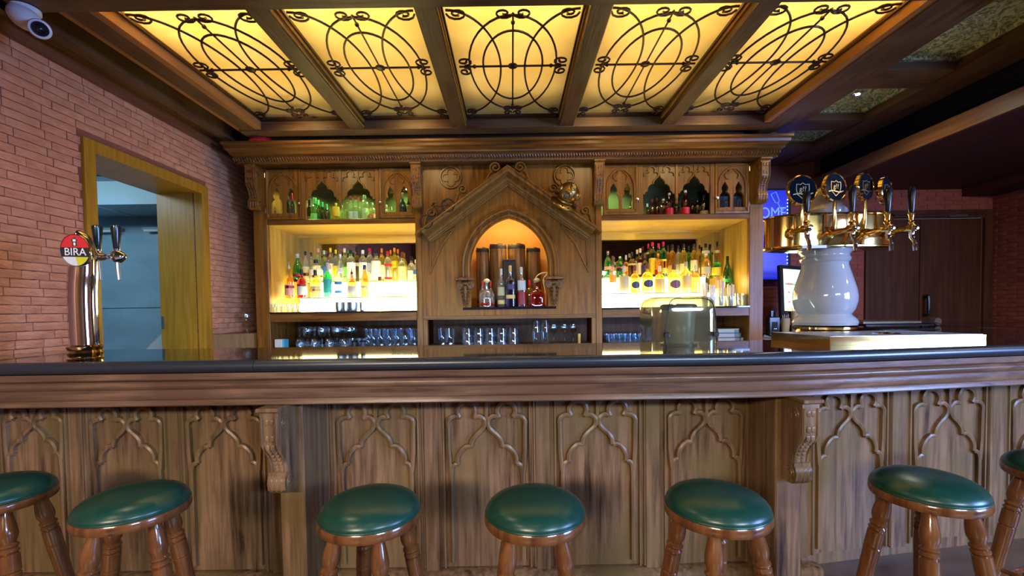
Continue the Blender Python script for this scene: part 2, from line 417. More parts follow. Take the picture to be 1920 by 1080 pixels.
for n, x0, ww in ((1, -2.45, 1.8), (2, 2.0, 2.0)):
    wn = struct('window_%d' % n, loc=(x0+1, YF, 2.2))
    obj('window_frame', MB().box(x0, x0+ww, YF-.06, YF, 2.2, 2.25).box(x0, x0+ww, YF-.06, YF, 2.75, 2.8).box(x0, x0+.05, YF-.06, YF, 2.25, 2.75).box(x0+ww-.05, x0+ww, YF-.06, YF, 2.25, 2.75), W_VEN, wn)
    obj('mullion', MB().box(x0+ww/2-.02, x0+ww/2+.02, YF-.05, YF, 2.25, 2.75), W_VEN, wn)
    obj('pane', MB().box(x0+.05, x0+ww-.05, YF-.04, YF-.034, 2.25, 2.75), PANE, wn)
wn = struct('window_3', loc=(XR, -.6, .7))
obj('window_frame', MB().box(XR, XR+.06, -1.6, .4, .7, .76).box(XR, XR+.06, -1.6, .4, 2.24, 2.3).box(XR, XR+.06, -1.6, -1.54, .76, 2.24).box(XR, XR+.06, .34, .4, .76, 2.24), W_VEN, wn)
obj('pane', MB().box(XR+.03, XR+.036, -1.54, .34, .76, 2.24), PANE, wn)

# left doorway casing
d1 = struct('door_1', loc=(XL, (DY0+DY1)/2, 0))
FW = .075
obj('casing', MB().box(XL-.35, XL+.022, DY0, DY0+FW, 0, DZ-FW), W_VEN, d1)
jf = obj('jamb', MB().box(XL-.35, XL+.022, DY1-FW, DY1, 0, DZ-FW), W_VEN, d1)
obj('strike_plate', MB().box(XL-.345, XL-.325, DY1-FW-.004, DY1-FW, 1.23, 1.33), STEEL, jf)
obj('bead', MB().box(XL-.05, XL-.044, DY1-FW-.003, DY1-FW, 0, DZ-FW), W_CARV, jf)
obj('head', MB().box(XL-.35, XL+.022, DY0, DY1, DZ-FW, DZ), W_VEN, d1)
# the blue service passage seen through it
BLUE = noisy(pm('blue_panel_paint', (.25, .40, .48), .4), (.20, .33, .40), (.30, .46, .55), (2, 2, 5), 5)
sp = struct('wall_passage', MB().box(-5.0, -2.91, 4.35, 4.42, 0, 2.75).box(-5.07, -5.0, 1.5, 4.42, 0, 2.75).box(-5.0, -2.91, 1.43, 1.5, 0, 2.75), BLUE)
obj('panel', MB().box(-5.0, -2.93, 4.33, 4.35, .2, 1.41), BLUE, sp); obj('panel', MB().box(-5.0, -2.93, 4.33, 4.35, 1.418, 2.2), BLUE, sp)
struct('ceiling_passage', MB().box(-5.1, -2.90, 1.4, 4.45, 2.70, 2.78), pm('passage_ceiling', (.09, .13, .16), .7))
du = thing('air_duct', (-3.7, 3.95, 2.27), 'pale blue sheet-metal duct under the ceiling of the passage behind the doorway', 'duct')
dm = pm('duct_paint', (.35, .52, .56), .45)
obj('duct_body', MB().box(-4.98, -2.93, 3.85, 4.32, 2.30, 2.50), dm, du)
obj('flange', MB().box(-3.62, -3.60, 3.842, 4.32, 2.292, 2.508), dm, du)
obj('flange', MB().box(-4.25, -4.23, 3.842, 4.32, 2.292, 2.508), dm, du)
for a, b2 in ((-4.6, -3.75), (-3.55, -3.05)):
    t = thing('light_batten', ((a+b2)/2, 4.29, 2.16), 'unlit slim batten light on the passage wall, %s' % ('nearer the tap tower' if a < -4 else 'nearer the door jamb'), 'light fitting', 'battens in the passage')
    obj('housing', MB().box(a, b2, 4.29, 4.33, 2.165, 2.19), dm, t); obj('tube', MB().lathe([(.012, a+.03), (.012, b2-.03)], (0, 4.28, 2.155), 8, 'x'), WHITE, t)
tag(obj('cardboard_wedge', MB().prism([(-3.55, .9), (-3.0, .9), (-3.0, 1.42)], 4.12, 4.16), pm('grey_board', (.55, .57, .58), .6)), 'pale grey leaning board in the passage beside the door jamb', 'board')
area('passage_light', (-3.9, 2.7, 2.62), (-3.7, 3.6, 1), .9, .5, 16, (.55, .80, 1.0))

# right double door
d2 = struct('door_2', loc=(4.58, YB, 0))
obj('casing', MB().box(DX0, DX0+.07, YB-.03, YB, 0, DZ2).box(DX1-.09, DX1, YB-.03, YB, 0, DZ2), W_DARK, d2)
obj('head', MB().box(DX0+.07, DX1-.09, YB-.03, YB, DZ2-.09, DZ2), W_DARK, d2)
for a, b2 in ((DX0+.07, 4.505), (4.515, DX1-.09)):
    lf = obj('door_leaf', MB().box(a, b2, YB+.005, YB+.045, 0, DZ2-.09), W_DARK, d2)
    if a > 4.2:
        obj('handle', MB().tube(cr([(4.56, YB-.003, 1.42), (4.56, YB-.05, 1.43), (4.56, YB-.05, 1.24), (4.56, YB-.003, 1.23)], 3), .016, 8), BLACK, d2)
ar = thing('door_closer', (4.7, YB-.05, 2.26), 'slim metal closer arm across the top of the dark double door', 'door closer')
obj('arm', MB().tube([(3.95, YB-.06, 2.30), (4.75, YB-.06, 2.315)], .010, 6), STEEL, ar)
obj('arm', MB().tube([(4.75, YB-.06, 2.315), (5.18, YB-.06, 2.33)], .010, 6), STEEL, ar)
obj('housing', MB().box(4.78, 4.98, YB-.05, YB+.003, 2.295, 2.335), STEEL, ar)

# ------------------------------------------------------------------ ceiling
TN = [0]
def trim(mb, m):
    TN[0] += 1; return struct('trim_%d' % TN[0], mb, m)
ZB = 2.80
trim(MB().box(XL, 3.3, 2.03, 2.175, ZB, 3.05), W_BEAMX)                       # near cross beam
trim(MB().box(XL, 3.3, 1.98, 2.03, ZB+.05, 3.05), W_BEAMX)
trim(MB().box(-2.15, 2.08, 3.57, 3.69, ZB-.005, 3.05), W_BEAMX)                  # far cross beam
trim(MB().box(-2.30, 2.30, 3.84, 3.95, 2.769, 3.05), W_BEAMX)
for i, xc in enumerate((-1.21, -.40, .455, 1.265)):
    b = trim(MB().box(xc-.052, xc+.052, 2.175, 3.57, ZB, 3.04), W_BEAM)
    obj('batten', MB().box(xc+.052, xc+.062, 2.176, 3.565, 2.845, 2.875).box(xc-.062, xc-.052, 2.176, 3.565, 2.845, 2.875), W_VEN, b)
    if i < 3: obj('bead', MB().tube([(xc+.056, 2.18, ZB+.012), (xc+.056, 3.56, ZB+.012)], .005, 6), W_VEN, b)
SIDE = wood('recess_side_wood', (.30, .12, .03), (.42, .19, .055), 'y', .4, None, .8, .05)
trim(MB().box(-2.13, -2.02, 2.175, 3.80, ZB, 3.05), W_BEAM)
trim(MB().box(-2.02, -1.975, 2.175, 3.57, ZB+.005, 3.0), SIDE)
trim(MB().box(-2.19, -2.13, 2.175, 3.80, ZB+.02, 3.05), SIDE)
trim(MB().box(-2.40, -2.33, 1.4, YB, 2.80, 3.05), W_BEAM)
trim(MB().box(XL, -2.40, 1.4, YB, 2.84, 3.05), W_BEAM)
trim(MB().box(XL, -2.52, 1.4, YB, 2.76, 2.84), wood('wall_trim_wood', (.12, .04, .02), (.2, .08, .035), 'y'))
trim(MB().box(2.03, 2.075, 2.175, 3.57, ZB+.005, 3.0), SIDE)
trim(MB().box(2.075, 2.20, 2.175, 4.88, ZB, 3.05), W_BEAM)
trim(MB().box(2.20, 2.34, 2.175, 4.88, ZB+.035, 3.05), W_BEAM)
trim(MB().box(2.34, 2.46, 2.175, 4.88, ZB+.07, 3.05), W_BEAM)
for a, b2 in ((2.96, 3.20), (3.72, 3.93), (4.33, 4.88)):
    trim(MB().box(2.46, 2.94, a, b2, ZB+.08, 3.05), W_BEAMX)
trim(MB().box(2.94, 3.10, 2.175, 4.88, ZB+.07, 3.05), W_BEAM); trim(MB().box(3.10, 3.30, 2.175, 4.88, ZB+.11, 3.05), W_BEAM)
EMB = noisy(pm('embossed_panel', (.25, .26, .12), .5), (.16, .17, .06), (.62, .62, .28), (24, 24, 24), 2, .42, .58, 1.)
for n in EMB.node_tree.nodes:
    if n.type == 'TEX_NOISE': n.inputs['Distortion'].default_value = 2.2
for a, b2, s in ((2.19, 2.96, 'nearest the camera'), (3.20, 3.72, 'with the small lit downlight'), (3.93, 4.33, 'dim, closest to the back wall')):
    p = thing('embossed_ceiling_panel', (2.7, (a+b2)/2, 2.95), 'embossed olive leaf-pattern ceiling panel, '+s, 'ceiling panel', 'embossed panels in the right coffers')
    obj('panel', MB().box(2.46, 2.94, a, b2, 2.955, 2.975), EMB, p)
    obj('edge_strip', MB().box(2.46, 2.485, a, b2, 2.935, 2.955).box(2.915, 2.94, a, b2, 2.935, 2.955).box(2.485, 2.915, b2-.025, b2, 2.935, 2.955), EMB, p)
dl = thing('downlight', (2.655, 3.42, 2.945), 'small bright recessed spotlight in the middle embossed ceiling panel', 'light')
obj('rim', MB().lathe([(.03, 0), (.034, .004), (.034, .009)], (2.655, 3.42, 2.945), 16), STEEL, dl)
obj('lens', MB().lathe([(.014, -.002), (.016, .002)], (2.655, 3.42, 2.944), 12), pm('lamp_lens', (1, 1, 1), .3, emis=(1, .98, .85), es=40), dl)
spot('downlight_beam', (2.655, 3.42, 2.93), (2.655, 3.42, 0), 12, (1, .93, .75), 2.7, .5, .01)
# bulkhead with the air grille on the right
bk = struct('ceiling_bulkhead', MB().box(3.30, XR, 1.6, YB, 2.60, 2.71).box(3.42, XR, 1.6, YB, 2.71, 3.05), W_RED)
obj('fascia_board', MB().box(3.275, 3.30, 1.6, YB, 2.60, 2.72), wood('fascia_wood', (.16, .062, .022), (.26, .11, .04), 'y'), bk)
obj('fascia_board', MB().box(3.28, 3.42, 1.6, YB, 2.95, 3.05), W_BEAM, bk)
obj('grille_back', MB().box(3.40, 3.42, 1.6, YB, 2.71, 2.95), BLACKM, bk)
for k in range(9):
    zz = 2.735+k*.025
    obj('slat', MB().prism_x([(0, 0), (.004, 0), (.004, .05), (0, .05)], 0, 1).xf(Matrix(((0, .9, .25, 3.325), (1.0, 0, 0, 1.7), (0, -.25, .16, zz), (0, 0, 0, 1))) @ Matrix.Diagonal((3.19, 1, 1, 1))), pm('slat_metal', (.02, .022, .02), .3, .7), bk)
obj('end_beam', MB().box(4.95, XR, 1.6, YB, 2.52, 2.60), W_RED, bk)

trim(MB().box(XL, XR, -2.26, -2.14, 2.31, 3.05), W_BEAMX)                    # unseen beam added to block window light from the back bar
# parchment panels and iron grilles
gp = None
def spiral(cx, cy, r, a0, turns, d=1, n=14):
    return [(cx+r*(1-.72*k/n)*math.cos(a0+d*turns*2*PI*k/n), cy+r*(1-.78*k/n)*math.sin(a0+d*turns*2*PI*k/n)) for k in range(n+1)]
Y0, Y1 = 2.18, 3.565
names = ['over the left wall side', 'second from the brick wall', 'over the arch in the middle', 'right of the middle one', 'nearest the right beam']
for i, (a, b2) in enumerate(PANX):
    t = thing('parchment_ceiling_panel', ((a+b2)/2, 2.87, 2.9), 'backlit yellow parchment ceiling panel, '+names[i], 'ceiling panel', 'backlit parchment panels')
    obj('sheet', MB().box(a-.01, b2+.01, 2.176, 3.569, 2.90, 2.902), PARCH, t)
for i, (a, b2) in enumerate(PANX):
    cx = (a+b2)/2; hw = (b2-a)/2-.012; cy = 2.83; ZG = 2.873; r = .0062
    g = thing('wrought_iron_grille', (cx, cy, ZG), 'wrought-iron scroll and oval grille below the lit ceiling panel, '+names[i], 'grille', 'iron grilles under the parchment panels')
    P = lambda pts: [(cx+p[0], cy+p[1]*(.86 if p[1] < 0 else 1.04), ZG) for p in pts]
    el = lambda ax, ay, a0=0, a1=2*PI, ox=0, n=40: [(ox+ax*math.cos(a0+(a1-a0)*k/n), ay*math.sin(a0+(a1-a0)*k/n)) for k in range(n+1)]
    obj('frame', MB().box(cx-hw-.012, cx-hw, Y0, Y1, ZG-.008, ZG+.008).box(cx+hw, cx+hw+.012, Y0, Y1, ZG-.008, ZG+.008).box(cx-hw, cx+hw, Y1-.012, Y1, ZG-.008, ZG+.008), IRON, g)
    obj('inner_oval', MB().tube(P(el(.185, .41)[:-1]), r, 6, True), IRON, g)
    obj('outer_oval', MB().tube(P(el(.27, .56)[:-1]), r, 6, True), IRON, g)
    for s in (-1, 1):
        obj('side_arc', MB().tube(P([(s*p[0], p[1]) for p in el(.27, .61, -PI/2, PI/2, -(hw-.01))]), r, 6), IRON, g)
    obj('long_bar', MB().tube(P([(0, -.55), (0, .58)]), r*.9, 6), IRON, g)
    obj('cross_bar', MB().tube(P([(-hw+.02, 0), (hw-.02, 0)]), r, 6), IRON, g)
    for x, y in ((0, -.42), (0, .53), (-.24, 0), (.24, 0)): obj('knot', MB().ball((cx+x, cy+y, ZG), .012, 8, 6), IRON, g)
    obj('centre_boss', MB().lathe([(.001, -.010), (.020, -.009), (.030, -.003), (.030, .004), (.001, .006)], (cx, cy, ZG), 16), IRON, g)
    sc = []
    for s in (-1, 1):
        sc.append(spiral(s*.050, -.575, .050, PI if s > 0 else 0, 1.3, -s)); sc.append(spiral(s*.040, .555, .036, PI if s > 0 else 0, 1.3, s)); sc.append(spiral(s*.038, .625, .032, PI if s > 0 else 0, 1.2, s))
        sc.append(spiral(s*(hw-.065), -.575, .055, 0 if s > 0 else PI, 1.35, s)); sc.append(spiral(s*(hw-.050), .60, .042, 0 if s > 0 else PI, 1.3, -s)); sc.append(spiral(s*(hw-.045), .665, .034, 0 if s > 0 else PI, 1.2, s))
        sc.append(spiral(s*(hw-.055), -.062, .050, (PI/2), 1.3, s)); sc.append(spiral(s*(hw-.05), .055, .044, -PI/2, 1.3, -s))
    for q in sc:
        obj('scroll', MB().tube(P(q), [r*.95]*(len(q)-1)+[r*1.5], 6), IRON, g)
# dome camera
q = onY(46, 33, 2.12); q2 = onY(59, 45, 2.04)
cc = thing('dome_camera', (q[0], 2.12, q[1]), 'white dome security camera on the beam in the top left corner', 'camera')
T = Matrix.Translation((q[0], 2.12, q[1])) @ Matrix.Rotation(math.radians(38), 4, 'Y')
obj('housing', MB().ball((0, 0, 0), .052, 24, 16, (1.45, 1.05, .95)).xf(T), WHITE, cc)
d_ = (Vector((0, 0, H))-Vector((q2[0], 2.04, q2[1]))).normalized()
T2 = Matrix.Translation((q2[0], 2.075, q2[1])) @ d_.to_track_quat('Z', 'Y').to_matrix().to_4x4()
obj('lens_ring', MB().lathe([(.040, -.015), (.041, .010), (.038, .020), (.031, .022), (.029, .014)], (0, 0, 0), 28).xf(T2), WHITE, cc)
obj('lens', MB().lathe([(.029, 0), (.029, .014), (.021, .019), (.014, .015), (.011, .017), (.001, .020)], (0, 0, 0), 24).xf(T2), BLACK, cc)
obj('mount_ring', MB().lathe([(.045, .035), (.055, .04), (.055, .055), (.045, .055)], (q[0]-.015, 2.14, q[1]), 24), WHITE, cc)

# ------------------------------------------------------------------ tracery motif (units: 1 = 100 crop pixels, x from the centre, y down)
def PT(l): return [((x-455)/100, (y-110)/100) for x, y in l]
SEG = [PT(l) for l in (
    [(140, 330), (138, 285), (160, 252), (200, 240), (237, 246)],
    [(237, 246), (216, 200), (236, 150), (290, 128), (345, 150), (366, 200), (350, 250)],
    [(350, 250), (400, 240), (438, 272), (440, 312), (420, 350), (370, 395), (337, 440), (328, 490)],
    [(328, 490), (282, 492), (236, 535), (214, 585), (215, 632)],
    [(215, 632), (185, 642), (166, 675), (160, 760)])]
def tracery(xc, zt, k, flip, y, rw, rd, zb=None, lower=True):
    """one half of the motif as raised ribs; flip -1 is the left half"""
    m = MB(); pr = [(-rw, 0), (-rw*.8, rd*.8), (0, rd), (rw*.8, rd*.8), (rw, 0)]
    for i, sg in enumerate(SEG):
        pts = cr([(xc-flip*p[0]*k, zt-p[1]*k) for p in sg], 4)
        if i == 4 and zb is not None: pts.append((pts[-1][0], zb))
        m.sweep(pts, pr, y=y)
    side = [(xc-flip*(-3.15)*k, zt-2.2*k), (xc-flip*(-3.13)*k, zt-4.2*k), (xc-flip*(-2.98)*k, zt-6.0*k)]
    m.sweep(side, pr, y=y)
    return m
# ------------------------------------------------------------------ corbel
def corbel(parent, x0, x1, yb, yf, z1, z0, m, mc, name='corbel'):
    h = z1-z0; d = yb-yf
    prof = [(yb, z1-.004), (yf-.012, z1-.004), (yf-.012, z1-.03*h), (yf+.01*d, z1-.06*h), (yf, z1-.1*h), (yf, z1-.40*h), (yf+.10*d, z1-.47*h), (yf+.30*d, z1-.56*h), (yf+.42*d, z1-.66*h),
            (yf+.45*d, z1-.74*h), (yf+.36*d, z1-.75*h), (yf+.36*d, z1-.78*h), (yf+.30*d, z1-.80*h), (yf+.26*d, z1-.86*h), (yf+.30*d, z1-.94*h), (yf+.45*d, z1-.99*h), (yf+.7*d, z0), (yb, z0)]
    c = obj(name, MB().prism_x(prof, x0, x1), m, parent)
    e = .10*(x1-x0)
    obj('cap', MB().bbox(x0-e, x1+e, yf-.02, yb, z1-.035*h, z1, .003), m, c)
    cv = MB(); xc = (x0+x1)/2; hw = (x1-x0)/2
    front = prof[4:10]
    for s in (-1, 1): cv.tube([(xc+s*(hw-.008), p[0]-.001, p[1]) for p in front], .006*(hw/.05)**.5, 6)
    pts = cr([(p[0], p[1]) for p in front], 4)
    for i in range(1, len(pts)-1, 2):
        for s in (-1, 1): cv.ball((xc+s*hw*.28, pts[i][0], pts[i][1]), hw*.30, 8, 6, (.9, .35, 1.3))
    for s in (-.55, 0, .55): cv.ball((xc+s*hw, yf+.30*d, z1-.88*h), hw*.30, 8, 6, (.8, .6, 2.6))
    obj('carving', cv, mc, c)
    for s in (-1, 1):
        for (cy, cz, rr) in ((yf+.38*d, z1-.2*h, .26*min(h, d)), (yf+.55*d, z1-.87*h, .22*min(h, d))):
            q = spiral(cy, cz, rr, 0, 1.6)
            obj('side_scroll', MB().tube([(xc+s*hw, p[0], p[1]) for p in q], .004, 5), mc, c)
    return c
# ------------------------------------------------------------------ granite bar top
ZT, ZS = 1.15, 1.10
XA, XZ, TK = .75, 1.50, .172          # right of the second pilaster the bar front curves slightly away
def bow(x): return 0 if x < XA else ((x-XA)**2/(2*(XZ-XA))*TK if x < XZ else TK*(x-(XA+XZ)/2))
def bend(mb): mb.v = [(x, y+bow(x), z) for x, y, z in mb.v]; return mb
RX = [XA+(XZ-XA)*k/8 for k in range(9)]+[2.2, 3.0, 4.25]
bt = thing('granite_counter', (0, 1.8, ZS), 'long polished black granite bar top with a rounded front edge', 'bar top')
nose = [(1.81-.025*math.cos(a*PI/10), 1.125-.025*math.sin(a*PI/10)) for a in range(-5, 6)][::-1]+[(1.8149, ZT), (1.8149, ZS)]
edge = [(1.815, ZT), (2.465, ZT), (2.47, ZT-.005), (2.47, ZS), (1.815, ZS)]
obj('slab', MB().prism_x(edge, -2.535, -1.052), GRANITE, bt)
obj('slab', bend(MB().prism_xs(edge, [-1.050]+RX)), GRANITE, bt)
for q_ in ([-2.535, -1.052], [-1.050]+RX): obj('nosing', bend(MB().prism_xs(nose, q_)), GRANITE2, bt, 'honed rounded front edge')
yb_ = lambda x: 2.4705+bow(x)
def slab_poly(p, nm='return_slab'): obj(nm, MB().loft([[(x, y, z) for x, y in p] for z in (ZS, ZT)]), GRANITE, bt)
slab_poly([(2.9, yb_(2.9)), (3.74, yb_(3.74)), (3.74, 4.87), (2.9, 4.87)])
slab_poly([(3.77, yb_(3.77)), (4.25, yb_(4.25)), (5.28, yb_(4.25)), (5.28, 4.87), (3.77, 4.87)])
slab_poly([(1.53, yb_(1.53)), (2.898, yb_(2.898)), (2.898, 3.02), (1.72, 3.02)], 'corner_slab')
obj('brass_strip', MB().box(3.741, 3.769, yb_(3.769), 4.87, ZT-.03, ZT+.002), BRASS, bt, 'brass strip set into the granite')

# ------------------------------------------------------------------ panelled bar front
YP = 2.15
bf = thing('bar_counter', (0, 2.15, 0), 'dark stained wooden bar front with carved gothic arch panels and corbels', 'bar counter')
obj('carcass', bend(MB().prism_xs([(YP+.031, 0), (2.42, 0), (2.42, ZS-.001), (YP+.031, ZS-.001)], [-2.53]+RX[:-1]+[4.2])).box(2.95, 5.25, 3.0, 4.85, 0, ZS-.001).box(1.85, 2.94, 2.75, 3.0, 0, ZS-.001), W_BAR, bf)
mp = [(1.800, 1.098), (1.800, 1.074), (1.806, 1.068), (1.822, 1.066)]+[(1.832-.012*math.sin(a*PI/6)-.004*a/6, 1.066-.036*a/6) for a in range(1, 7)]+[(1.832, 1.026), (1.832, 1.018)]
mp += [(1.830+.010*(1-math.cos(a*PI/12)), 1.018-.036*math.sin(a*PI/12)) for a in range(1, 7)]+[(1.838, .978), (1.834, .962), (1.838, .957), (YP+.03, .957), (YP+.03, 1.098)]
obj('top_moulding', bend(MB().prism_xs(mp, [-2.53]+RX[:-1]+[4.2])), W_BARX, bf)
obj('baseboard', MB().prism_x([(YP-.035, 0), (YP-.035, .05), (YP-.02, .06), (YP+.03, .06), (YP+.03, 0)], -2.53, XZ), W_BAR, bf)
pan = [(-30, 118), (165, 305), (345, 490), (628, 780), (833, 990), (1043, 1197), (1250, 1397), (1528, 1662), (1710, 1847), (1895, 2035)]
edges = []
for a, b2 in pan:
    xa, xb = [q*YP for q in (onY(a, 760, 1)[0], onY(b2, 760, 1)[0])]
    for _ in range(12): xa, xb = onY(a, 760, 1)[0]*(YP+bow(xa)), onY(b2, 760, 1)[0]*(YP+bow(xb))
    edges.append((max(xa, -2.50), xb))
ZP = .905; prof_frame = [(0, -.02), (0, .012), (.007, .016), (.012, .006), (.018, .006), (.022, .016), (.030, .016), (.034, .002)]
for i, (xa, xb) in enumerate(edges):
    xc = (xa+xb)/2; hwid = (xb-xa)/2; k = hwid/3.42
    p = obj('gothic_panel', bend(MB().box(xa-.033, xb+.033, YP+.012, YP+.03, .07, ZP+.02)), W_BAR, bf)
    obj('frame_moulding', bend(MB().sweep([(xb+.033, .07), (xb+.033, ZP+.018), (xa-.033, ZP+.018), (xa-.033, .07)], prof_frame, y=YP+.012)), W_BAR, p)
    obj('mullion', bend(MB().sweep([(xc, ZP), (xc, ZP-2.1*k)], [(-.012, 0), (-.008, .018), (.008, .018), (.012, 0)], y=YP+.012)), W_BAR, p)
    for s in (-1, 1): obj('arch_rib', bend(tracery(xc, ZP-.004, k, s, YP+.012, .0125, .022, .10)), W_BAR, p)
# flat stiles between the panels
xs = [-2.53]+[v for e in edges for v in (e[0]-.033, e[1]+.033)]+[4.2]
for i in range(0, len(xs), 2):
    if i+1 < len(xs) and xs[i+1]-xs[i] > .01:
        a, b2 = xs[i]+.001, xs[i+1]-.001
        obj('stile', bend(MB().bbox(a, b2, YP-.004, YP+.03, .06, .957, .003)), W_BAR, bf)
obj('top_rail', bend(MB().prism_xs([(YP-.002, ZP+.019), (YP+.0115, ZP+.019), (YP+.0115, .957), (YP-.002, .957)], [-2.53]+RX[:-1]+[4.2])), W_BAR, bf)
# extra plain stile boards on the right part beyond the frame
for x0, x1, c0, c1 in ((-1.035, -.925, -1.03, -.955), (1.165, 1.29, 1.19, 1.265)):
    n0_ = set(bpy.data.objects)
    pl = obj('pilaster', MB().bbox(x0, x1, 1.93, YP-.004, .0, .957, .006), W_BAR, bf)
    obj('pilaster_board', MB().box(x0+(-.004 if x0 > 0 else .0), x1+(.004 if x0 < 0 else 0), 2.02, YP-.004, 0, .957), W_BAR, pl)
    obj('pilaster_base', MB().bbox(x0-.01, x1+.01, 1.885, YP-.004, 0, .08, .005), W_BAR, pl)
    corbel(bf, c0, c1, 1.93, 1.785, .955, .575, W_BAR, W_BAR)
    if x0 > 0:
        for o in set(bpy.data.objects)-n0_:
            for v in o.data.vertices: v.co.y += bow(v.co.x)

# ------------------------------------------------------------------ stools
def stool(label):
    t = thing('bar_stool', (0, 0, 0), label, 'stool', 'green-seated bar stools along the counter')
    R = .158
    prof = [(.001, .757), (.03, .7565), (.06, .7545), (.09, .750), (.115, .743), (.135, .7335), (.148, .722), (.1555, .711), (.158, .702), (.155, .696)]
    cu = obj('seat', MB().lathe(prof[::-1], n=56), GREEN, t, 'dark green leather cushion', ang=60)
    obj('piping', MB().tube([(.156*math.cos(a*PI/28), .156*math.sin(a*PI/28), .6985) for a in range(56)], .0035, 6, True), GREEN, cu)
    obj('seat_ring', MB().lathe([(.02, .672), (.145, .663), (.157, .666), (.161, .674), (.161, .688), (.157, .696), (.02, .696)], n=56), W_STOOL, t)
    for i in range(4):
        a = PI/4+i*PI/2; t0 = Vector((.105*math.cos(a), .105*math.sin(a), .668)); t1 = Vector((.225*math.cos(a), .225*math.sin(a), 0))
        d = t0-t1; L = d.length; q = d.to_track_quat('Z', 'Y').to_matrix().to_4x4(); q.translation = t1
        lp = [(.013, 0), (.015, .01), (.017, .05), (.021, .14), (.0225, .19), (.019, .20), (.024, .212), (.019, .224), (.024, .30), (.026, .42), (.0268, L-.225), (.0235, L-.221), (.0268, L-.217), (.0265, L-.160), (.0215, L-.157),
              (.0268, L-.150), (.0268, L-.145), (.0215, L-.138), (.0268, L-.131), (.0268, L-.126), (.0205, L-.120), (.0225, L-.112), (.0268, L-.100), (.0275, L-.086), (.0255, L-.065), (.020, L-.035), (.017, L-.012), (.017, L+.004)]
        obj('leg', MB().lathe(lp, n=18).xf(q), W_STOOL, t)
    for i in range(4):
        a, b2 = PI/4+i*PI/2, PI/4+(i+1)*PI/2; zz = .22+.05*(i % 2); r = .225-.120*zz/.668
        p0 = Vector((r*math.cos(a), r*math.sin(a), zz)); p1 = Vector((r*math.cos(b2), r*math.sin(b2), zz))
        obj('rung', MB().tube([p0.lerp(p1, u) for u in (0, .25, .5, .75, 1)], [.008, .011, .013, .011, .008], 10), W_STOOL, t)
    return t
SL = [(-1.875, 1.584, .25, 'cut off by the left edge of the picture'), (-1.285, 1.475, .42, 'between the tap tower side and the left corbel'), (-.463, 1.407, -.28, 'just right of the left corbel'),
      (.065, 1.39, -.02, 'below the middle of the bar'), (.652, 1.411, .30, 'just left of the right corbel'), (1.43, 1.516, .10, 'right of the right corbel'), (2.10, 1.68, .3, 'mostly hidden at the right edge')]
st0 = stool('round bar stool with a green leather seat and turned wooden legs, '+SL[0][3])
for i, (x, y, a, s) in enumerate(SL):
    o = st0 if i == 0 else copy_tree(st0)
    o.location = (x, y, 0); o.rotation_euler = (0, 0, a)
    o['label'] = 'green-seated bar stool on turned wooden legs, '+s
st0.location = (SL[0][0], SL[0][1], 0)

# ------------------------------------------------------------------ back bar cabinet
XC = -.02; YC = 4.0; YM = 4.58
ZA, ZBs, ZCs, ZD = 1.352, 1.265, 2.137, 2.635      # shelf top, shelf underside, upper floor underside, cornice underside
bb = thing('back_bar', (XC, YC, 0), 'tall carved wooden back bar cabinet with a gabled gothic arch and lit bays', 'cabinet')
XE = 2.29; XI = .80; XBI = 2.165                                    # outer edge, inner stile, bay outer lining
def sym(a, b): return ((XC-b, XC-a), (XC+a, XC+b))
for k in (0, 1):
    s = (-1, 1)[k]
    a, b2 = sym(XBI, XE)[k]; obj('side_stile', MB().bbox(a, b2, YC, YC+.04, 0, ZD, .004), W_CAB, bb)
    obj('side_panel', MB().box(*( (a, XC-XBI-.02) if k == 0 else (XC+XBI+.02, b2) ), YC+.04, YM+.06, 0, ZD), W_CAB, bb)
    a, b2 = sym(XI-.02, XI+.035)[k]; obj('inner_stile', MB().bbox(a, b2, YC-.012, YC+.04, 0, ZD, .004), W_CAB, bb)
    # bay linings
    xo = XC+s*XBI; a, b2 = sorted((xo, xo+s*.018)); obj('bay_lining', MB().box(a, b2, YC+.04 if 0 else YC+.041, YM, ZA, ZCs), W_BAY, bb)
    xi = XC+s*(XI+.035); a, b2 = sorted((xi-s*.018, xi)); obj('bay_lining', MB().box(a, b2, YC+.041, YM, ZA, ZCs), W_BAY, bb)
    a, b2 = sorted((xi, xo)); obj('bay_soffit', MB().box(a, b2, YC+.025, YM, ZCs, ZCs+.015), W_BAYX, bb)
    obj('mirror', MB().box(a, b2, YM, YM+.012, ZA, ZCs), MIRROR, bb)
    obj('mirror_trim', MB().box(a, b2, YM-.008, YM, ZCs-.02, ZCs), W_BAYX, bb)
    obj('upper_rail', MB().bbox(a, b2, YC, YC+.025, ZCs, ZCs+.045, .003), W_CABX, bb)
    obj('upper_floor', MB().box(a, b2, YC+.025, YM, ZCs+.02, ZCs+.04), W_CABX, bb)
    obj('shelf', MB().bbox(a, b2, YC-.002, YM, ZBs, ZA-.012, .005), W_CABX, bb)
    obj('shelf_stone', MB().box(a, b2, YC-.012, YM, ZA-.012, ZA), GRANITE, bb)
    obj('lower_back', MB().box(a, b2, YM-.08, YM-.06, .98, ZBs), W_DARK, bb)
    obj('lower_shelf', MB().box(a, b2, YC+.02, YM-.08, .99, 1.02), W_CABX, bb)
    obj('lower_front', MB().box(a, b2, YC, YC+.02, 0, 1.02), W_CAB, bb)
    obj('upper_top', MB().box(a, b2, YC+.03, YM, ZD-.03, ZD-.01), W_CABX, bb)
    obj('upper_mirror', MB().box(a, b2, YC+.40, YC+.41, ZCs+.04, ZD-.03), pm('dim_mirror', (.30, .36, .15), .12, .75), bb)
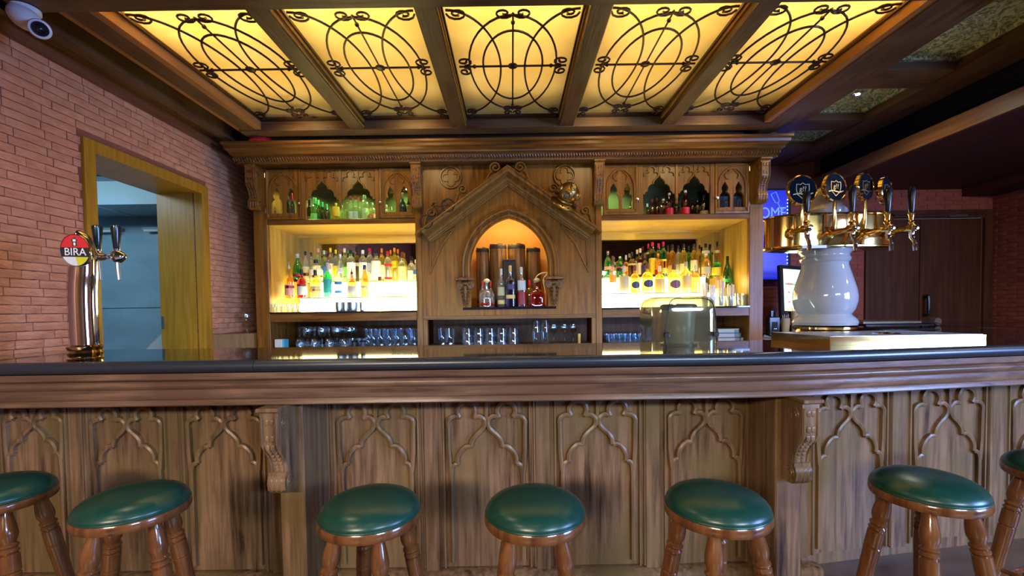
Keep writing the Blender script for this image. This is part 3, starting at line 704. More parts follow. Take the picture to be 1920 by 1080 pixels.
# centre: plate with the arch opening
SPR, AH, AP = 1.735, .348, 2.168
def arch(hw, zs, za, zb, n=10, xc=XC+.003):
    h = za-zs; e = (h*h-hw*hw)/(2*hw); R = hw+e; pts = []
    a1 = math.atan2(h, e)
    right = [(xc-e+R*math.cos(a1*k/n), zs+R*math.sin(a1*k/n)) for k in range(n+1)]
    left = [(2*xc-p[0], p[1]) for p in right[:-1]][::-1]
    return [(xc+hw, zb)]+right+left+[(xc-hw, zb)]
ZN = 1.372
obj('centre_plate', MB().prism([(XC-XI+.02, 1.30), (XC+XI-.02, 1.30), (XC+XI-.02, ZD), (XC-XI+.02, ZD)], YC, YC+.03, [arch(AH, SPR, AP, ZN)]), W_CAB, bb, 'centre panel')
obj('niche_lining', MB().box(XC-.46, XC-.44, YC+.031, YC+.45, ZN, 2.28).box(XC+.44, XC+.46, YC+.031, YC+.45, ZN, 2.28).box(XC-.46, XC+.46, YC+.031, YC+.45, 2.28, 2.30), pm('niche_plaster', (.70, .36, .08), .6), bb)
obj('niche_back', MB().box(XC-.5, XC+.5, YC+.45, YC+.46, ZN-.05, ZD-.2), pm('amber_plaster', (.80, .42, .08), .6), bb)
obj('niche_floor', MB().box(XC-.42, XC+.42, YC-.006, YC+.45, ZN-.022, ZN), GRANITE, bb)
obj('cross_rail', MB().bbox(XC-XI+.02, XC+XI-.02, YC-.004, YC+.03, ZBs, 1.30, .003), W_CABX, bb)
obj('lower_shelf', MB().box(XC-XI+.02, XC+XI-.02, YC+.02, YM-.08, .99, 1.02), W_CABX, bb)
obj('lower_back', MB().box(XC-XI+.02, XC+XI-.02, YM-.08, YM-.06, .98, ZBs), W_DARK, bb)
obj('lower_front', MB().box(XC-XI+.02, XC+XI-.02, YC, YC+.02, 0, 1.02), W_CAB, bb)
for s in (-1, 1):
    a, b2 = sorted((XC+s*(XI-.06), XC+s*(XI-.02))); obj('lower_post', MB().bbox(a, b2, YC-.004, YC+.03, 1.02, ZBs, .003), W_CAB, bb)
# arch moulding
am = obj('arch_moulding', MB().sweep(arch(AH, SPR, AP, 1.63), [(0, -.03), (0, .030)]+[(-.004-.014*(1-math.cos(a*PI/6)), .034+.016*math.sin(a*PI/6)) for a in range(0, 6)]+[(-.034, .030), (-.044, .030)]+[(-.046-.018*(1-math.cos(a*PI/6)), .034+.024*math.sin(a*PI/6)) for a in range(0, 7)]+[(-.086, .014), (-.100, .012), (-.105, 0)], y=YC), W_CAB, bb)
# gable
ZG1, ZG0, GH = 2.595, 2.05, .765
gl = [(XC+GH, ZG0), (XC, ZG1), (XC-GH, ZG0)]
gpf = [(0, 0), (0, .15), (.010, .152), (.014, .146)]+[(.014+.034*math.sin(a*PI/12), .142-.040*(1-math.cos(a*PI/12))) for a in range(0, 7)]+[(.050, .106), (.056, .106)]+[(.056+.034*(1-math.cos(a*PI/12)), .104-.045*math.sin(a*PI/12)) for a in range(0, 7)]+[(.094, .050), (.104, .046), (.110, .030), (.116, .026), (.118, 0)]
gm = obj('gable_moulding', MB().sweep(gl, gpf, y=YC), W_CAB, bb)
# spandrel triangles beside the arch
for s in (-1, 1):
    tri = [(XC+s*.705, 1.70), (XC+s*.70, 1.96), (XC+s*.48, 2.085), (XC+s*.60, 1.93)]
    obj('spandrel_moulding', MB().sweep(tri if s > 0 else tri[::-1], [(-.011, 0), (-.008, .016), (.008, .016), (.011, 0)], True, y=YC), W_CAB, bb)
    # quatrefoil roundel
    q = obj('roundel', MB().sweep([(XC+s*.51+.093*math.cos(2*PI*k/32), 2.535+.093*math.sin(2*PI*k/32)) for k in range(32)], [(-.010, 0), (-.006, .018), (.006, .018), (.010, 0)], True, y=YC), W_CAB, bb)
    lob = []
    for j in range(4):
        for k in range(9):
            a = j*PI/2+(k/8-.5)*PI*1.262; lob.append((XC+s*.51+.043*math.cos(j*PI/2)+.0325*math.cos(a), 2.535+.043*math.sin(j*PI/2)+.0325*math.sin(a)))
    obj('quatrefoil', MB().sweep(lob, [(-.006, 0), (-.004, .013), (.004, .013), (.006, 0)], True, y=YC), W_CAB, q)
    # crocket scrolls on the gable
    for j, (u, rr) in enumerate(((.13, .062), (.50, .052), (.86, .050))):
        gx = XC+s*GH*u; gz = ZG1-(ZG1-ZG0)*u; 
        rr *= .8; cxx, czz = gx+.01*s, gz+rr+.030
        if j == 0: cxx, czz = XC+s*.105, 2.578
        sp_ = [(cxx+s*p[0], czz+p[1]) for p in spiral(0, 0, rr, -PI*.25, 1.45, 1, 26)][::-1]
        slope = lambda x: ZG1-(ZG1-ZG0)*abs(x-XC)/GH
        sp_ += [(cxx+s*rr*1.05, czz-rr*1.0), (cxx+s*rr*1.5, slope(cxx+s*rr*1.5)+.012)]
        ck = obj('crocket', MB().sweep(sp_, [(-.0075, 0), (-.0075, .045), (-.003, .052), (.003, .052), (.0075, .045), (.0075, 0)], y=YC-.09), W_CAB, bb)
        x0_, x1_ = cxx-s*rr*.2, cxx+s*rr*3.6
        tri = [(x0_, slope(x0_)-.012), (x1_, slope(x1_)-.012), (x1_, slope(x1_)+.004), (cxx+s*rr*1.7, slope(cxx+s*rr*1.7)+.022), (x0_+s*.02, slope(x0_+s*.02)+.012)]
        obj('crocket_stem', MB().prism(tri, YC-.135, YC), W_CAB, ck)
    # impost capital: abacus, volutes, acanthus leaf
    xi = XC+.003+s*(AH+.048)
    im = obj('impost', MB().bbox(xi-.085, xi+.085, YC-.095, YC, 1.612, 1.636, .006), W_CARV, bb)
    vm = MB()
    for v in (-1, 1):
        vm.lathe([(.006, -.09), (.012, -.088), (.012, -.075), (.026, -.074), (.026, -.060), (.036, -.058), (.037, -.02), (.001, 0)], (xi+v*.047, YC, 1.572), 16, 'y')
    vm.ball((xi, YC-.04, 1.585), .04, 10, 8, (1, 1, .6))
    obj('volute', vm, W_CARV, im)
    lm = MB()
    for j in range(5):
        zz = 1.545-j*.034; ww = .044-.006*j
        for v in (-1, 1): lm.tube(cr([(xi, YC-.06+.006*j, zz), (xi+v*ww*.7, YC-.055+.006*j, zz+.006), (xi+v*ww, YC-.03, zz-.022)], 3), [.009, .010, .010, .009, .007, .005, .003], 6)
    lm.tube([(xi, YC-.055, 1.56), (xi, YC-.05, 1.47), (xi, YC-.02, 1.365)], [.016, .014, .004], 8)
    obj('acanthus_leaf', lm, W_CARV, im)
# top corbels
for xk in (-2.24, -.80, .80, 2.24):
    a = XC+xk
    corbel(bb, a-.042, a+.042, YC-.002 if abs(xk) > 1 else YC-.014, YC-.12, ZD, 2.26, W_CAB, W_CARV, 'top_corbel')
# cornice with mitred returns
cpf = [(.30, 2.768), (.30, 2.750), (.275, 2.742), (.27, 2.722), (.225, 2.708), (.215, 2.698), (.21, 2.690), (.17, 2.684), (.165, 2.678), (.135, 2.645), (.13, 2.638), (.10, ZD), (0, ZD), (0, 2.768)]
rings = []
for d, z in cpf:
    e = XE+.015+d*.22
    rings.append([(XC-e, YM+.05, z), (XC-e, YC-d, z), (XC+e, YC-d, z), (XC+e, YM+.05, z)])
m = MB(); m.loft(rings, caps=False, closed=False); m.box(XC-XE, XC+XE, YC-.001, YM+.05, ZD, 2.766)
cn = obj('cornice', m, W_CABX, bb)
m = MB(); x = XC-XE-.06
while x < XC+XE+.06:
    for dx in (0,): m.tube([(x, YC-.172, 2.676), (x+.008, YC-.162, 2.664), (x, YC-.140, 2.648)], [.006, .010, .004], 5)
    x += .0235
obj('carved_frieze', m, W_CARV, cn, kind='stuff')
m = MB(); x = XC-XE-.05
while x < XC+XE+.05:
    m.ball((x, YC-.118, 2.640), .007, 6, 4); x += .018
obj('bead_row', m, W_CARV, cn, kind='stuff')

# upper cabinets: arched doors and open tracery
ZU0, ZU1 = ZCs+.045, ZD-.01
def lancet(xc, hw, zt, zb, n=6):
    pts = [(xc-hw, zb), (xc+hw, zb), (xc+hw, zt-3.1*hw)]
    pts += cr([(xc+hw, zt-3.1*hw), (xc+hw*.92, zt-2.5*hw), (xc+hw*.5, zt-2.0*hw)], 3)[1:]
    pts += cr([(xc+hw*.5, zt-2.0*hw), (xc+hw*.62, zt-1.1*hw), (xc, zt)], 4)[1:]
    pts += [(2*xc-p[0], p[1]) for p in pts[2:-1]][::-1]
    return pts
GLD = thin('cabinet_glass', (.93, .97, .92), .4, .03, .0)
def gdoor(xa, xb, knob_side, words):
    xc = (xa+xb)/2; hw = (xb-xa)/2; fz = .045
    holes = [lancet(xc+s*hw*.40, hw*.31, ZU0+.285, ZU0+.055) for s in (-1, 1)]
    d = obj('door', MB().prism([(xa, ZU0), (xb, ZU0), (xb, ZU1), (xa, ZU1)], YC-.002, YC+.018, holes), W_CAB, bb)
    obj('door_frame', MB().sweep([(xa+.002, ZU0+.002), (xa+.002, ZU1-.002), (xb-.002, ZU1-.002), (xb-.002, ZU0+.002)], [(0, 0), (0, .010), (-.012, .012), (-.024, .004), (-.026, 0)], True, y=YC-.002), W_CAB, d)
    ah = hw*.80; za = ZU1-.035; zs = za-ah*1.35
    ap = arch(ah, zs, za, ZU0+.05, 8, xc)
    obj('arch_rib', MB().sweep(ap, [(-.008, 0), (-.005, .014), (.005, .014), (.008, 0)], y=YC-.002), W_CAB, d)
    tf = []
    zq = ZU0+.335
    for a0, c in ((-20, (.036, 0)), (70, (0, .034)), (160, (-.036, 0))):
        for k in range(7):
            a = math.radians(a0-15+k*22) if a0 != -20 else math.radians(-60+k*22)
            tf.append((xc+c[0]*hw/.16+.028*math.cos(a)*hw/.16, zq+c[1]+.028*math.sin(a)))
    obj('trefoil', MB().sweep(tf, [(-.0065, 0), (-.004, .012), (.004, .012), (.0065, 0)], y=YC-.002), W_CAB, d)
    obj('pane', MB().box(xa+.03, xb-.03, YC+.019, YC+.022, ZU0+.03, ZU0+.30), GLD, d)
    kx = xb-.012 if knob_side > 0 else xa+.012
    obj('knob', MB().lathe([(.001, -.034), (.012, -.030), (.013, -.024), (.006, -.016), (.006, 0)], (kx, YC-.002, ZU0+.135), 12, 'y'), STEEL, d)
    hx = xa-.004 if knob_side > 0 else xb+.004
    for hz in (ZU0+.06, ZU1-.07): obj('hinge', MB().lathe([(.004, hz), (.004, hz+.04)], (hx, YC-.006, 0), 6), STEEL, d)
def tpanel(xa, xb):
    xc = (xa+xb)/2; hw = (xb-xa)/2; k = hw/3.42
    ZTt = ZU1-.012
    # opening outline below the ogee
    ogee = [(455, 330), (420, 358), (370, 400), (337, 440), (326, 492), (282, 494), (236, 537), (214, 587), (213, 636), (185, 645), (160, 680)]
    z = lambda y: ZTt-(y-110)/100*k
    outl = [(xa, ZTt), (xb, ZTt)]
    right = [(xc+(455-x)/100*k, z(y)) for x, y in ogee][::-1]; left = [(xc-(455-x)/100*k, z(y)) for x, y in ogee]
    zl = z(700); poly = [(xa, ZU1), (xb, ZU1), (xb, zl), (right[0][0], zl)]+right+left[1:]+[(left[-1][0], zl), (xa, zl)]
    p = obj('tracery_panel', MB().prism(poly, YC+.004, YC+.018), W_CAB, bb)
    for s in (-1, 1):
        m = MB(); pr = [(-.0065, 0), (-.004, .014), (.004, .014), (.0065, 0)]
        for sg in SEG[:3]: m.sweep(cr([(xc+s*q[0]*k, ZTt-q[1]*k) for q in sg], 4), pr, y=YC+.004)
        obj('arch_rib', m, W_CAB, p)
    obj('mullion', MB().box(xc-.004, xc+.004, YC-.004, YC+.004, ZTt-2.1*k, ZTt), W_CAB, p)
def ux(px): return onY(px, 370, YC)[0]
for (da, db), (t1, t2), (t3, t4), (dc, dd) in (((499, 565), (573, 635), (641, 703), (712, 778)), ((1131, 1196), (1206, 1266), (1272, 1331), (1340, 1404))):
    gdoor(ux(da), ux(db), 1 if da < 900 else 1, ''); tpanel(ux(t1), ux(t2)); tpanel(ux(t3), ux(t4)); gdoor(ux(dc), ux(dd), -1, '')
    for a, b2 in ((db, t1), (t2, t3), (t4, dc)):
        xa, xb = ux(a)+.001, ux(b2)-.001
        if a == t2:   # short hanging post with a turned drop
            po = obj('hanging_post', MB().bbox(xa, xb, YC-.004, YC+.018, ZU0+.15, ZU1, .003), W_CAB, bb)
            obj('drop_finial', MB().lathe([(.002, ZU0+.09), (.010, ZU0+.10), (.013, ZU0+.112), (.007, ZU0+.125), (.013, ZU0+.134), (.009, ZU0+.15)], ((xa+xb)/2, YC+.004, 0), 12), W_CAB, po)
        else:
            obj('post', MB().bbox(xa, xb, YC-.004, YC+.018, ZU0, ZU1, .003), W_CAB, bb)
for px in (744, 1160): spot('cabinet_spot', (ux(px), YC+.2, ZD-.04), (ux(px), YC+.22, 0), 16.0, (.75, 1, .40), 2.3, .6, .02)
for px in (536, 638): spot('cabinet_spot', (ux(px), YC+.2, ZD-.04), (ux(px), YC+.22, 0), 9.0, (.75, 1, .40), 2.3, .6, .02)
lo = thing('cabinet_light', (ux(753), YC+.22, ZD-.04), 'tiny glowing spotlight inside the glazed door left of the arch', 'light')
obj('lens', MB().lathe([(.010, -.012), (.012, 0)], (ux(753), YC+.22, ZD-.04-.09), 10), pm('cab_lens', (1, 1, 1), .3, emis=(.9, 1, .7), es=30), lo)
obj('stem', MB().tube([(ux(753), YC+.22, ZD-.13), (ux(753), YC+.22, ZD-.032)], .004, 6), STEEL, lo)
area('niche_lamp', (XC, YC+.12, 2.24), (XC, YC+.42, 1.75), .5, .05, 1.8, (1, .68, .26))
spot('niche_spot', (XC, YC+.18, 2.08), (XC, YC+.30, 1.3), 5, (1, .75, .35), 1.8, .6)
# glowing stepped risers
for s in (-1, 1):
    a, b2 = sorted((XC+s*(XI+.037), XC+s*(XBI-(.25 if s > 0 else .22))))
    t = thing('lit_bottle_riser', ((a+b2)/2, 4.3, ZA), 'glowing white two-step bottle riser in the %s of the arch' % ('bay left' if s < 0 else 'bay right'), 'display riser', 'glowing bottle risers')
    obj('lower_step', MB().box(a, b2, 4.125, 4.55, ZA+.001, 1.480), LIT, t); obj('upper_step', MB().box(a, b2, 4.335, 4.55, 1.487, 1.640), LIT, t)
    obj('glass_top', MB().box(a-.004, b2+.004, 4.118, 4.33, 1.480, 1.486), GLASS, t); obj('glass_top', MB().box(a-.004, b2+.004, 4.328, 4.55, 1.640, 1.646), GLASS, t)
for s in (-1, 1):
    a, b2 = sorted((XC+s*(XI+.037), XC+s*(XBI-(.25 if s > 0 else .22))))
    t = [o for o in bpy.data.objects if o.name.startswith('lit_bottle_riser')][0 if s < 0 else 1]
    obj('front_edge', MB().box(a, b2, 4.114, 4.1175, 1.477, 1.486), pm('green_glass_edge', (.18, .32, .16), .2), t)
    obj('front_edge', MB().box(a, b2, 4.324, 4.3275, 1.637, 1.646), pm('green_glass_edge', (.18, .32, .16), .2), t)
    obj('joint_strip', MB().box(a, b2, 4.331, 4.334, 1.560, 1.564), pm('joint_strip_metal', (.25, .25, .2), .4), t)
# ledge by the brick wall
ld = thing('wall_ledge', (-2.42, 4.1, 0), 'narrow veneered ledge under the brick wall between door frame and back bar', 'ledge')
fp = [(-2.535, 3.745), (-2.315, 3.965), (-2.315, 4.86), (-2.535, 4.86)]
obj('body', MB().loft([[(x, y, z) for x, y in fp] for z in (0, 1.150)]), W_LEDGE, ld)
obj('top', MB().loft([[(x, y-.006, z) for x, y in fp] for z in (1.1505, 1.168)]), W_LEDGE, ld)
# ------------------------------------------------------------------ bottles
GC = {}
def gl(col, rough=.03, k=1.):
    key = ('g',)+tuple(col)
    if key not in GC: GC[key] = thin('bottle_glass', tuple(c**.5 for c in col), .75, .07, .05, .14, col)
    return GC[key]
def pl(col, rough=.4, metal=0):
    key = ('p', metal)+tuple(col)
    if key not in GC: GC[key] = pm('cap_paint', col, rough, metal)
    return GC[key]
CLEAR, PALEG = (.90, .94, .90), (.72, .90, .55)
COLS = dict(clear=(.90, .93, .88), pale=(.70, .88, .50), green=(.02, .45, .07), dgreen=(.02, .14, .05), orange=(.95, .42, .04), amber=(.85, .38, .04), gold=(.95, .68, .06), yellow=(.98, .85, .12), red=(.80, .03, .02),
            dred=(.22, .01, .01), brown=(.20, .08, .02), dark=(.02, .015, .012), frost=(.85, .88, .78), mint=(.03, .72, .18), blue=(.02, .06, .22), rust=(.75, .22, .03), pink=(.95, .7, .6))
PCOL = dict(black=(.012, .012, .012), white=(.8, .8, .76), red=(.65, .015, .03), yellow=(.9, .62, .02), orange=(.9, .32, .03), cream=(.75, .68, .38), green=(.03, .42, .09), silver=(.5, .52, .54), blue=(.03, .14, .45), grey=(.33, .32, .34),
            gold=(.62, .42, .12), brown=(.16, .05, .02), navy=(.03, .03, .09), purple=(.16, .06, .09), teal=(.02, .28, .28), pink=(.72, .35, .28), lime=(.2, .85, .15), pgreen=(.45, .72, .35), tan=(.45, .38, .22), dred=(.25, .01, .02), orangered=(.8, .12, .02))
SH = dict(  # radius fraction, height fraction; body top, label range
    round=([(0, 0), (.93, 0), (1, .015), (1, .56), (.93, .63), (.6, .71), (.36, .77), (.32, .86), (.36, .88), (.36, .91), (0, .91)], (.34, .87, 1.0), (.10, .48)),
    tall=([(0, 0), (.93, 0), (1, .012), (1, .66), (.92, .72), (.5, .78), (.37, .81), (.36, .89), (.40, .90), (0, .90)], (.38, .88, 1.0), (.14, .55)),
    wine=([(0, 0), (.93, 0), (1, .012), (1, .56), (.93, .62), (.6, .68), (.36, .74), (.31, .80), (.31, .97), (0, .97)], (.36, .76, 1.0), (.10, .42)),
    slope=([(0, 0), (.93, 0), (1, .012), (1, .36), (.92, .50), (.66, .64), (.42, .76), (.34, .84), (.36, .92), (0, .92)], (.36, .86, 1.0), (.08, .33)),
    squat=([(0, 0), (.93, 0), (1, .02), (1, .46), (.95, .56), (.66, .66), (.30, .71), (.26, .82), (.32, .84), (0, .85)], (.33, .80, 1.0), (.08, .46)),
    spout=([(0, 0), (.93, 0), (1, .02), (1, .44), (.90, .52), (.45, .58), (.30, .64), (.27, .80), (0, .80)], (.20, .79, .88), (.10, .40)),
    square=([(0, 0), (.95, 0), (1, .015), (1, .60), (.9, .66), (.42, .71), (.34, .75), (.34, .86), (0, .86)], (.38, .85, 1.0), (.10, .52)),
    dec=([(0, 0), (.97, 0), (1, .03), (1, .42), (.95, .47), (.45, .56), (.22, .62), (.20, .80), (.30, .83), (0, .84)], (.42, .84, .98), (0, 0)))
BMC = {}
def unit(kind, sh, sq=0, rng=None):
    key = (kind, sh, sq, rng)
    if key in BMC: return BMC[key]
    prof, cap, lab = SH[sh]
    if kind == 'body': me = mesh('bottle_body', MB().lathe([(max(r, 1e-3), z) for r, z in prof], n=16, sq=sq, caps=False), gl(CLEAR), 50)
    elif kind == 'cap':
        r, a, b = cap
        if sh == 'spout': pr = [(r*1.2, a), (r*1.3, a+.02), (r*1.1, b-.02), (r*.5, b), (r*.35, b+.01), (r*.15, 1.0)]
        elif sh == 'dec': pr = [(r*.4, a), (r*.5, a+.02), (r, a+.05), (r*1.05, a+.09), (r*.6, b), (.02, b+.02)]
        else: pr = [(r*.97, a), (r, a+.006), (r*.98, b-.01), (r*.90, b)]
        me = mesh('bottle_cap', MB().lathe(pr, n=14), pl(PCOL['black']), 40)
    else:
        a, b = rng or lab
        me = mesh('bottle_label', MB().lathe([(1.012, a), (1.025, a+.003), (1.025, b-.003), (1.012, b)], n=16, sq=sq, caps=False), pl(PCOL['white']), 50)
    BMC[key] = me; return me
def oval_label(z0, z1, aw=.95):
    key = ('oval', z0, z1)
    if key not in BMC:
        m = MB(); zc_, zh = (z0+z1)/2, (z1-z0)/2; rows = []
        for rr in (0.02, .5, 1.0): rows.append([(1.035*math.sin(aw*rr*math.cos(a)), -1.035*math.cos(aw*rr*math.cos(a)), zc_+zh*rr*math.sin(a)) for a in [2*PI*k/24 for k in range(24)]])
        m.loft(rows, caps=False); m.f.append(tuple(range(24))); BMC[key] = mesh('bottle_label', m, pl(PCOL['white']), 60)
    return BMC[key]
def part(name, me, m, root, label=None):
    o = bpy.data.objects.new(name, me); COL.objects.link(o); o.parent = root
    o.material_slots[0].link = 'OBJECT'; o.material_slots[0].material = m
    if label: o['label'] = label
    return o
def bottle(px, base, top, wpx, Y, zb, sh, glass, cap, label, lcol, group, rng=None, sq=0, accent=None, name='liquor_bottle'):
    x = onY(px, (base+top)/2, Y)[0]; w = wpx/F*Y*.94; zt = onY(px, top, Y)[1]; h = zt-zb
    h = max(.06, h)
    r = bpy.data.objects.new(name, unit('body', sh, sq)); COL.objects.link(r); r.location = (x, Y, zb); r.scale = (w/2, w/2, h)
    r.material_slots[0].link = 'OBJECT'; r.material_slots[0].material = gl(COLS[glass])
    tag(r, label, 'bottle', group)
    if cap: part('cap', unit('cap', sh), pl(PCOL[cap]), r)
    if lcol: part('label', oval_label(*rng) if 'oval' in label and wpx > 15 else unit('label', sh, sq, rng), pl(PCOL[lcol]), r)
    if accent: part('band', unit('label', sh, sq, accent[1]), pl(PCOL[accent[0]]), r)
    return r
ZF, ZR = 1.4862, 1.6462
YF1, YR1, YR2 = 4.21, 4.385, 4.487
LB = 'bottles in the lit bay left of the arch'; RB = 'bottles in the lit bay right of the arch'
Lx = lambda c: 490+c/6.4; Ly = lambda c: 440+c/6.4; Rx = lambda c: 1120+c/6.4; Ry = lambda c: 430+c/6.4
P3 = 6.4
# front step, left bay
for cx, wd, tp, sh, gc, cap, lab, words, rng, acc in (
    (335, 110, 320, 'spout', 'orange', 'silver', 'pink', 'orange liqueur bottle with a steel pourer, leftmost on the lower step', (.08, .36), ('orangered', (.26, .34))),
    (487, 118, 415, 'squat', 'red', 'black', 'silver', 'squat red bottle with a black cap and silver label on the lower step', (.10, .40), ('dred', (.41, .48))),
    (650, 125, 425, 'squat', 'gold', 'black', 'tan', 'stout golden bottle with a black cap between red and bright green bottles', (.16, .42), ('orange', (.24, .30))),
    (795, 108, 335, 'wine', 'mint', 'grey', 'teal', 'bright green liqueur bottle with a grey foil neck', (.14, .52), None),
    (925, 96, 440, 'tall', 'clear', 'white', 'blue', 'clear bottle striped with blue and orange bands', (.16, .26), ('blue', (.50, .60))),
    (1088, 115, 400, 'spout', 'rust', 'black', 'grey', 'rust-orange bottle with a grey label and pourer in the middle of the left bay', (.08, .38), None),
    (1243, 108, 365, 'slope', 'amber', 'black', 'tan', 'tall amber tapering bottle with a dark cap next to the rust-orange one', (.28, .36), None),
    (1425, 135, 505, 'squat', 'clear', 'brown', None, 'short clear round bottle standing alone before the bright white step', None, None)):
    bottle(Lx(cx), 558, Ly(tp), wd/P3, YF1, ZF, sh, gc, cap, words, lab, LB, rng, 0, acc)
# rear step, left bay
for cx, wd, tp, sh, gc, cap, lab, words, rng, acc, Yq, sq in (
    (437, 122, 230, 'slope', 'green', 'silver', 'dred', 'large green vermouth-style bottle with a dark red label at the left end', (.20, .30), ('black', (.02, .10)), YR1-.02, 0),
    (533, 86, 200, 'round', 'clear', 'black', 'cream', 'clear bottle with a cream label and pourer, right of the large green one', (.06, .5), ('dred', (.20, .30)), YR1, 0),
    (602, 78, 215, 'round', 'clear', 'black', None, 'plain clear bottle with a black neck behind the clear square bottle', None, None, YR2, 0),
    (655, 140, 305, 'square', 'clear', 'black', 'white', 'broad square clear bottle with a black cap and white label', (.10, .55), ('yellow', (.2, .3)), YR1-.03, 6),
    (682, 98, 165, 'tall', 'pale', 'pink', 'white', 'pale green bottle with a pink and white cap', (.2, .5), None, YR2, 0),
    (757, 84, 190, 'tall', 'pale', 'pgreen', 'blue', 'pale green bottle with a pale green cap and blue label', (.25, .5), None, YR2, 0),
    (810, 60, 270, 'round', 'pink', 'dred', 'white', 'slim pale bottle with a dark red neck among the yellow caps', (.1, .5), None, YR1-.02, 0),
    (833, 78, 160, 'tall', 'clear', 'yellow', 'white', 'clear bottle with the taller yellow cap', (.1, .55), None, YR2, 0),
    (898, 76, 180, 'tall', 'clear', 'yellow', 'yellow', 'clear bottle with the shorter yellow cap and yellow label', (.2, .5), None, YR2, 0),
    (950, 78, 235, 'round', 'clear', 'white', 'silver', 'clear bottle with a white cap, right of the yellow caps', (.3, .5), None, YR1, 0),
    (1002, 84, 165, 'tall', 'pale', 'white', 'lime', 'clear green-tinged bottle with a lime label', (.2, .45), None, YR2, 0),
    (1045, 60, 190, 'round', 'green', 'green', None, 'narrow green bottle peeping beside the frosted one', None, None, YR2+.02, 0),
    (1077, 104, 185, 'tall', 'frost', 'black', 'white', 'tall frosted white bottle with a dark cap', (.1, .6), None, YR1-.03, 0),
    (1145, 88, 150, 'round', 'brown', 'black', 'silver', 'dark brown bottle standing between two frosted white ones', (.45, .55), None, YR2, 0),
    (1220, 100, 185, 'tall', 'frost', 'white', 'white', 'frosted white bottle with a blue ring at its neck', (.1, .6), None, YR1-.03, 0),
    (1305, 98, 165, 'tall', 'clear', 'red', 'silver', 'clear bottle with a round red cap right of the frosted pair', (.3, .55), None, YR1, 0),
    (1378, 104, 170, 'square', 'frost', 'black', 'white', 'tall square cream bottle with a small dark cap', (.04, .62), None, YR1-.02, 6),
    (1448, 78, 165, 'tall', 'yellow', 'orange', 'white', 'yellow bottle with an orange cap just right of the cream square one', (.1, .5), None, YR2, 0),
    (1520, 92, 200, 'tall', 'clear', 'red', 'red', 'clear bottle with a red cap and a red label band', (.50, .57), ('red', (.06, .12)), YR1-.03, 0),
    (1555, 60, 185, 'tall', 'yellow', 'orange', None, 'pale yellow bottle with an orange cap behind the red-capped one', None, None, YR2+.02, 0),
    (1600, 82, 160, 'tall', 'yellow', 'orange', 'yellow', 'yellow starred bottle with the tallest orange cap', (.4, .6), None, YR1, 0),
    (1642, 66, 175, 'tall', 'clear', 'orange', None, 'clear bottle with an orange cap next to the black-necked one', None, None, YR2, 0),
    (1690, 106, 215, 'squat', 'clear', 'brown', 'cream', 'broad clear bottle with a dark cap and big cream label', (.04, .50), None, YR1-.03, 0),
    (1800, 100, 255, 'squat', 'clear', 'black', 'white', 'clear round-shouldered bottle with a white label near the inner post', (.04, .40), None, YR1-.02, 0),
    (1850, 50, 300, 'square', 'clear', 'white', 'blue', 'small bottle with a blue label against the inner post', (.3, .5), None, YR1-.06, 6)):
    bottle(Lx(cx), 526, Ly(tp), wd/P3, Yq, ZR, sh, gc, cap, words, lab, LB, rng, sq, acc)
# front step, right bay
for cx, wd, tp, sh, gc, cap, lab, words, rng, acc, sq in (
    (185, 84, 320, 'wine', 'pink', 'brown', 'orange', 'slim pinkish bottle with a brown cap and orange label near the left post', (.30, .5), None, 0),
    (320, 122, 440, 'squat', 'pale', 'silver', 'tan', 'squat bottle with a patterned grey-brown label on the lower step', (.10, .62), None, 0),
    (450, 122, 430, 'squat', 'orange', 'brown', 'navy', 'orange whisky bottle with an oval dark label and brown cap', (.16, .42), None, 0),
    (600, 146, 405, 'squat', 'gold', 'brown', 'navy', 'wide golden bottle with a dark blue oval label', (.18, .44), ('white', (.02, .06)), 0),
    (747, 128, 440, 'squat', 'gold', 'cream', 'gold', 'golden bottle with a matching gold label right of the blue-labelled one', (.10, .52), None, 0),
    (918, 162, 415, 'squat', 'yellow', 'brown', 'purple', 'widest yellow bottle with a large purple oval label', (.14, .44), None, 0),
    (1063, 114, 390, 'square', 'yellow', 'tan', 'gold', 'tall square yellow bottle with a cork stopper', (.15, .55), None, 6),
    (1180, 108, 430, 'squat', 'amber', 'cream', 'cream', 'amber bottle between the square yellow and the orange one', (.06, .14), None, 0)):
    bottle(Rx(cx), 547, Ry(tp), wd/P3, YF1, ZF, sh, gc, cap, words, lab, RB, rng, sq, acc)
